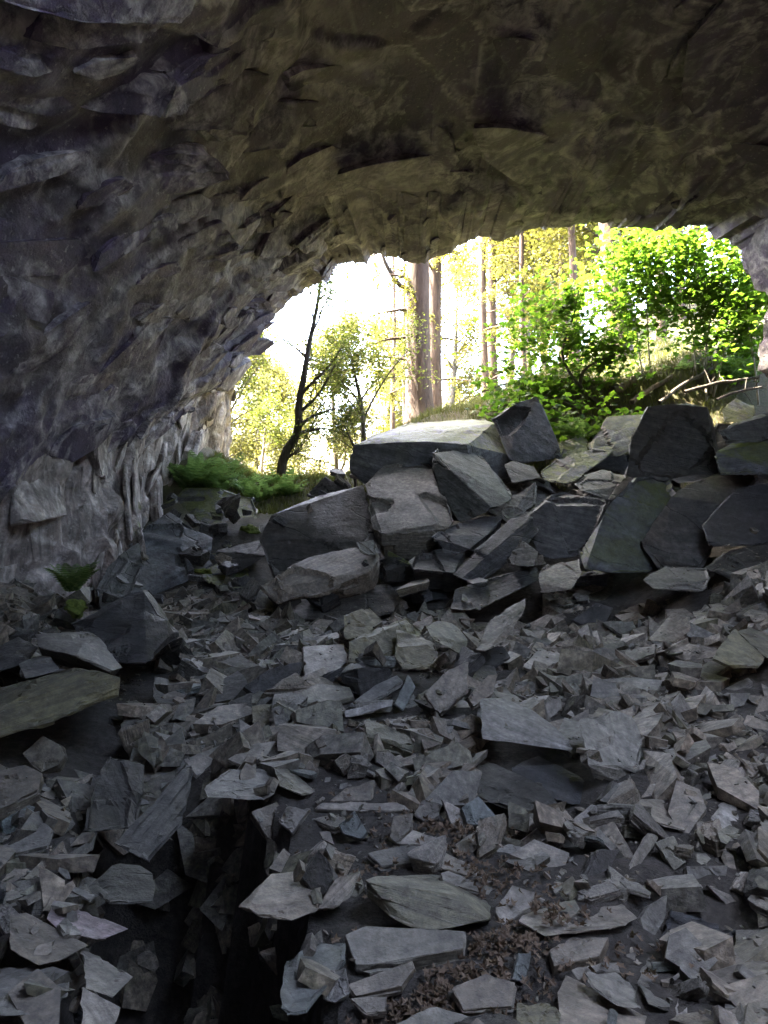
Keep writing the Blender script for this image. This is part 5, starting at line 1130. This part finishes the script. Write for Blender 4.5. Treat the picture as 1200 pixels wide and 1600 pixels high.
# ferns
def fern_mesh(seed, fronds=14, ln=0.8):
    r = np.random.default_rng(seed); V, F = [], []; n = 0
    for i in range(fronds):
        a = i * 6.283 / fronds + r.uniform(-.3, .3); P = bezier_path((0, 0, 0), (math.cos(a) * 0.5, math.sin(a) * 0.5, 1.0), ln * r.uniform(0.7, 1.2), -1.35, 0.04, 15, r)
        side = np.array((-math.sin(a), math.cos(a), 0))
        for j in range(2, 15):
            f = j / 14; w = ln * 0.2 * math.sin(math.pi * min(1, 0.18 + f * 0.82)) ** 0.8; d = unit(P[j] - P[j - 1])
            for sg in (-1, 1):
                tip = P[j] + side * sg * w + d * w * 0.35 + np.array((0, 0, -w * 0.25)); V += [P[j] - d * 0.016, P[j] + d * 0.016, (P[j] + tip) / 2 + d * 0.022, tip, (P[j] + tip) / 2 - d * 0.02]
                F.append([n, n + 1, n + 2, n + 4]); F.append([n + 4, n + 2, n + 3, n + 3]); n += 5
    F4 = np.array([f for f in F if f[2] != f[3]]); F3 = np.array([f[:3] for f in F if f[2] == f[3]])
    return mesh_np('fern', np.array(V), [F4, F3], M['fern'], False)
FERNS = [fern_mesh(s) for s in (11, 12, 13)]
k = 0
for i in range(34):
    f = r4.random(); x, y = 285 + 185 * f + r4.normal(0, 6), 722 + 52 * f + r4.uniform(-4, 34) * (1 - 0.4 * f)
    d = 17.0 - (y - (722 + 52 * f)) * 0.055; p = at(x, y + 16, d)
    o = obj('fern', FERNS[i % 3], None, tuple(p)); o.rotation_euler = (r4.normal(0, .15), r4.normal(0, .15), r4.uniform(0, 6.28)); s = r4.uniform(0.7, 1.25); o.scale = (s, s, s)
    where = 'beside the cliff' if x < 345 else ('in the middle of the fern bed' if x < 410 else 'below the leaning tree')
    tag(o, ('large' if s > 1.05 else ('small' if s < 0.85 else 'middling')) + ' green fern ' + where + (', at its front edge' if d < 16.2 else ', at its back'), 'fern', 'ferns growing on the rock ledge')
o = obj('wall_fern', FERNS[0], None, tuple(at(112, 930, 8.3))); o.scale = (0.62, 0.62, 0.75); tag(o, 'lone fern growing at the foot of the cave wall', 'fern')
for i, (x, y, d) in enumerate([(870, 690, 15.4), (900, 700, 15.2), (935, 690, 15.6), (1150, 590, 16.8), (1165, 600, 16.2), (1135, 605, 16.6), (1060, 600, 17.2)]):
    o = obj('fern', FERNS[i % 3], None, tuple(at(x, y, d))); o.rotation_euler = (0, 0, i); tag(o, ('fern in the gap behind the crest slab' if i < 3 else 'fern among the fallen logs on the bank') + (', %s of three' % ('left', 'middle', 'right')[i] if i < 3 else ', %s of four' % ('second', 'third', 'first', 'hindmost')[i - 3]), 'fern', 'ferns behind the boulders')
# moss cushions
def moss(label, x, y, d, rx, ry, rz):
    bm = bmesh.new(); bmesh.ops.create_icosphere(bm, subdivisions=4, radius=1.0); V = np.array([v.co[:] for v in bm.verts])
    s = int(x); V = V * (1 + 0.45 * fbm(V * 1.9 + s, 4, s)[:, None] + 0.10 * fbm(V * 9 + s, 3, s)[:, None]) * np.array((rx, ry, rz))
    for v, c in zip(bm.verts, V): v.co = c
    me = bpy.data.meshes.new('moss_cushion'); bm.to_mesh(me); bm.free(); me.polygons.foreach_set('use_smooth', np.ones(len(me.polygons), bool)); me.materials.append(M['moss'])
    tag(obj('moss_cushion', me, None, tuple(at(x, y, d))), label, 'moss', 'moss cushions on the rocks')
moss('yellow-green moss cushion under the lone wall fern', 118, 950, 8.1, 0.10, 0.08, 0.09)
moss('bright moss hump on the ledge below the fern bed', 392, 828, 13.4, 0.16, 0.14, 0.10)
moss('moss cushion at the foot of the rock ledge', 318, 893, 11.3, 0.12, 0.10, 0.04)
# short growth on the outer bank
def bank_growth(n):
    r = np.random.default_rng(77); x = r.uniform(-4, 8, n); y = r.uniform(14.6, 24, n); z = land(x, y); V = []
    a = r.uniform(0, 6.28, n); h = r.uniform(0.05, 0.22, n); w = 0.012
    b0 = np.stack([x, y, z - 0.02], 1); dx = np.stack([np.cos(a) * w, np.sin(a) * w, 0 * a], 1); tip = b0 + np.stack([np.sin(a * 3) * h * 0.5, np.cos(a * 2) * h * 0.5, h], 1)
    W = np.stack([b0 - dx, b0 + dx, tip], 1).reshape(-1, 3); o = obj('grass', mesh_np('grass', W, np.arange(3 * n).reshape(-1, 3), M['grass'], False)); tag(o, 'moss and short grass on the bank outside the cave', kind='stuff')
bank_growth(60000)
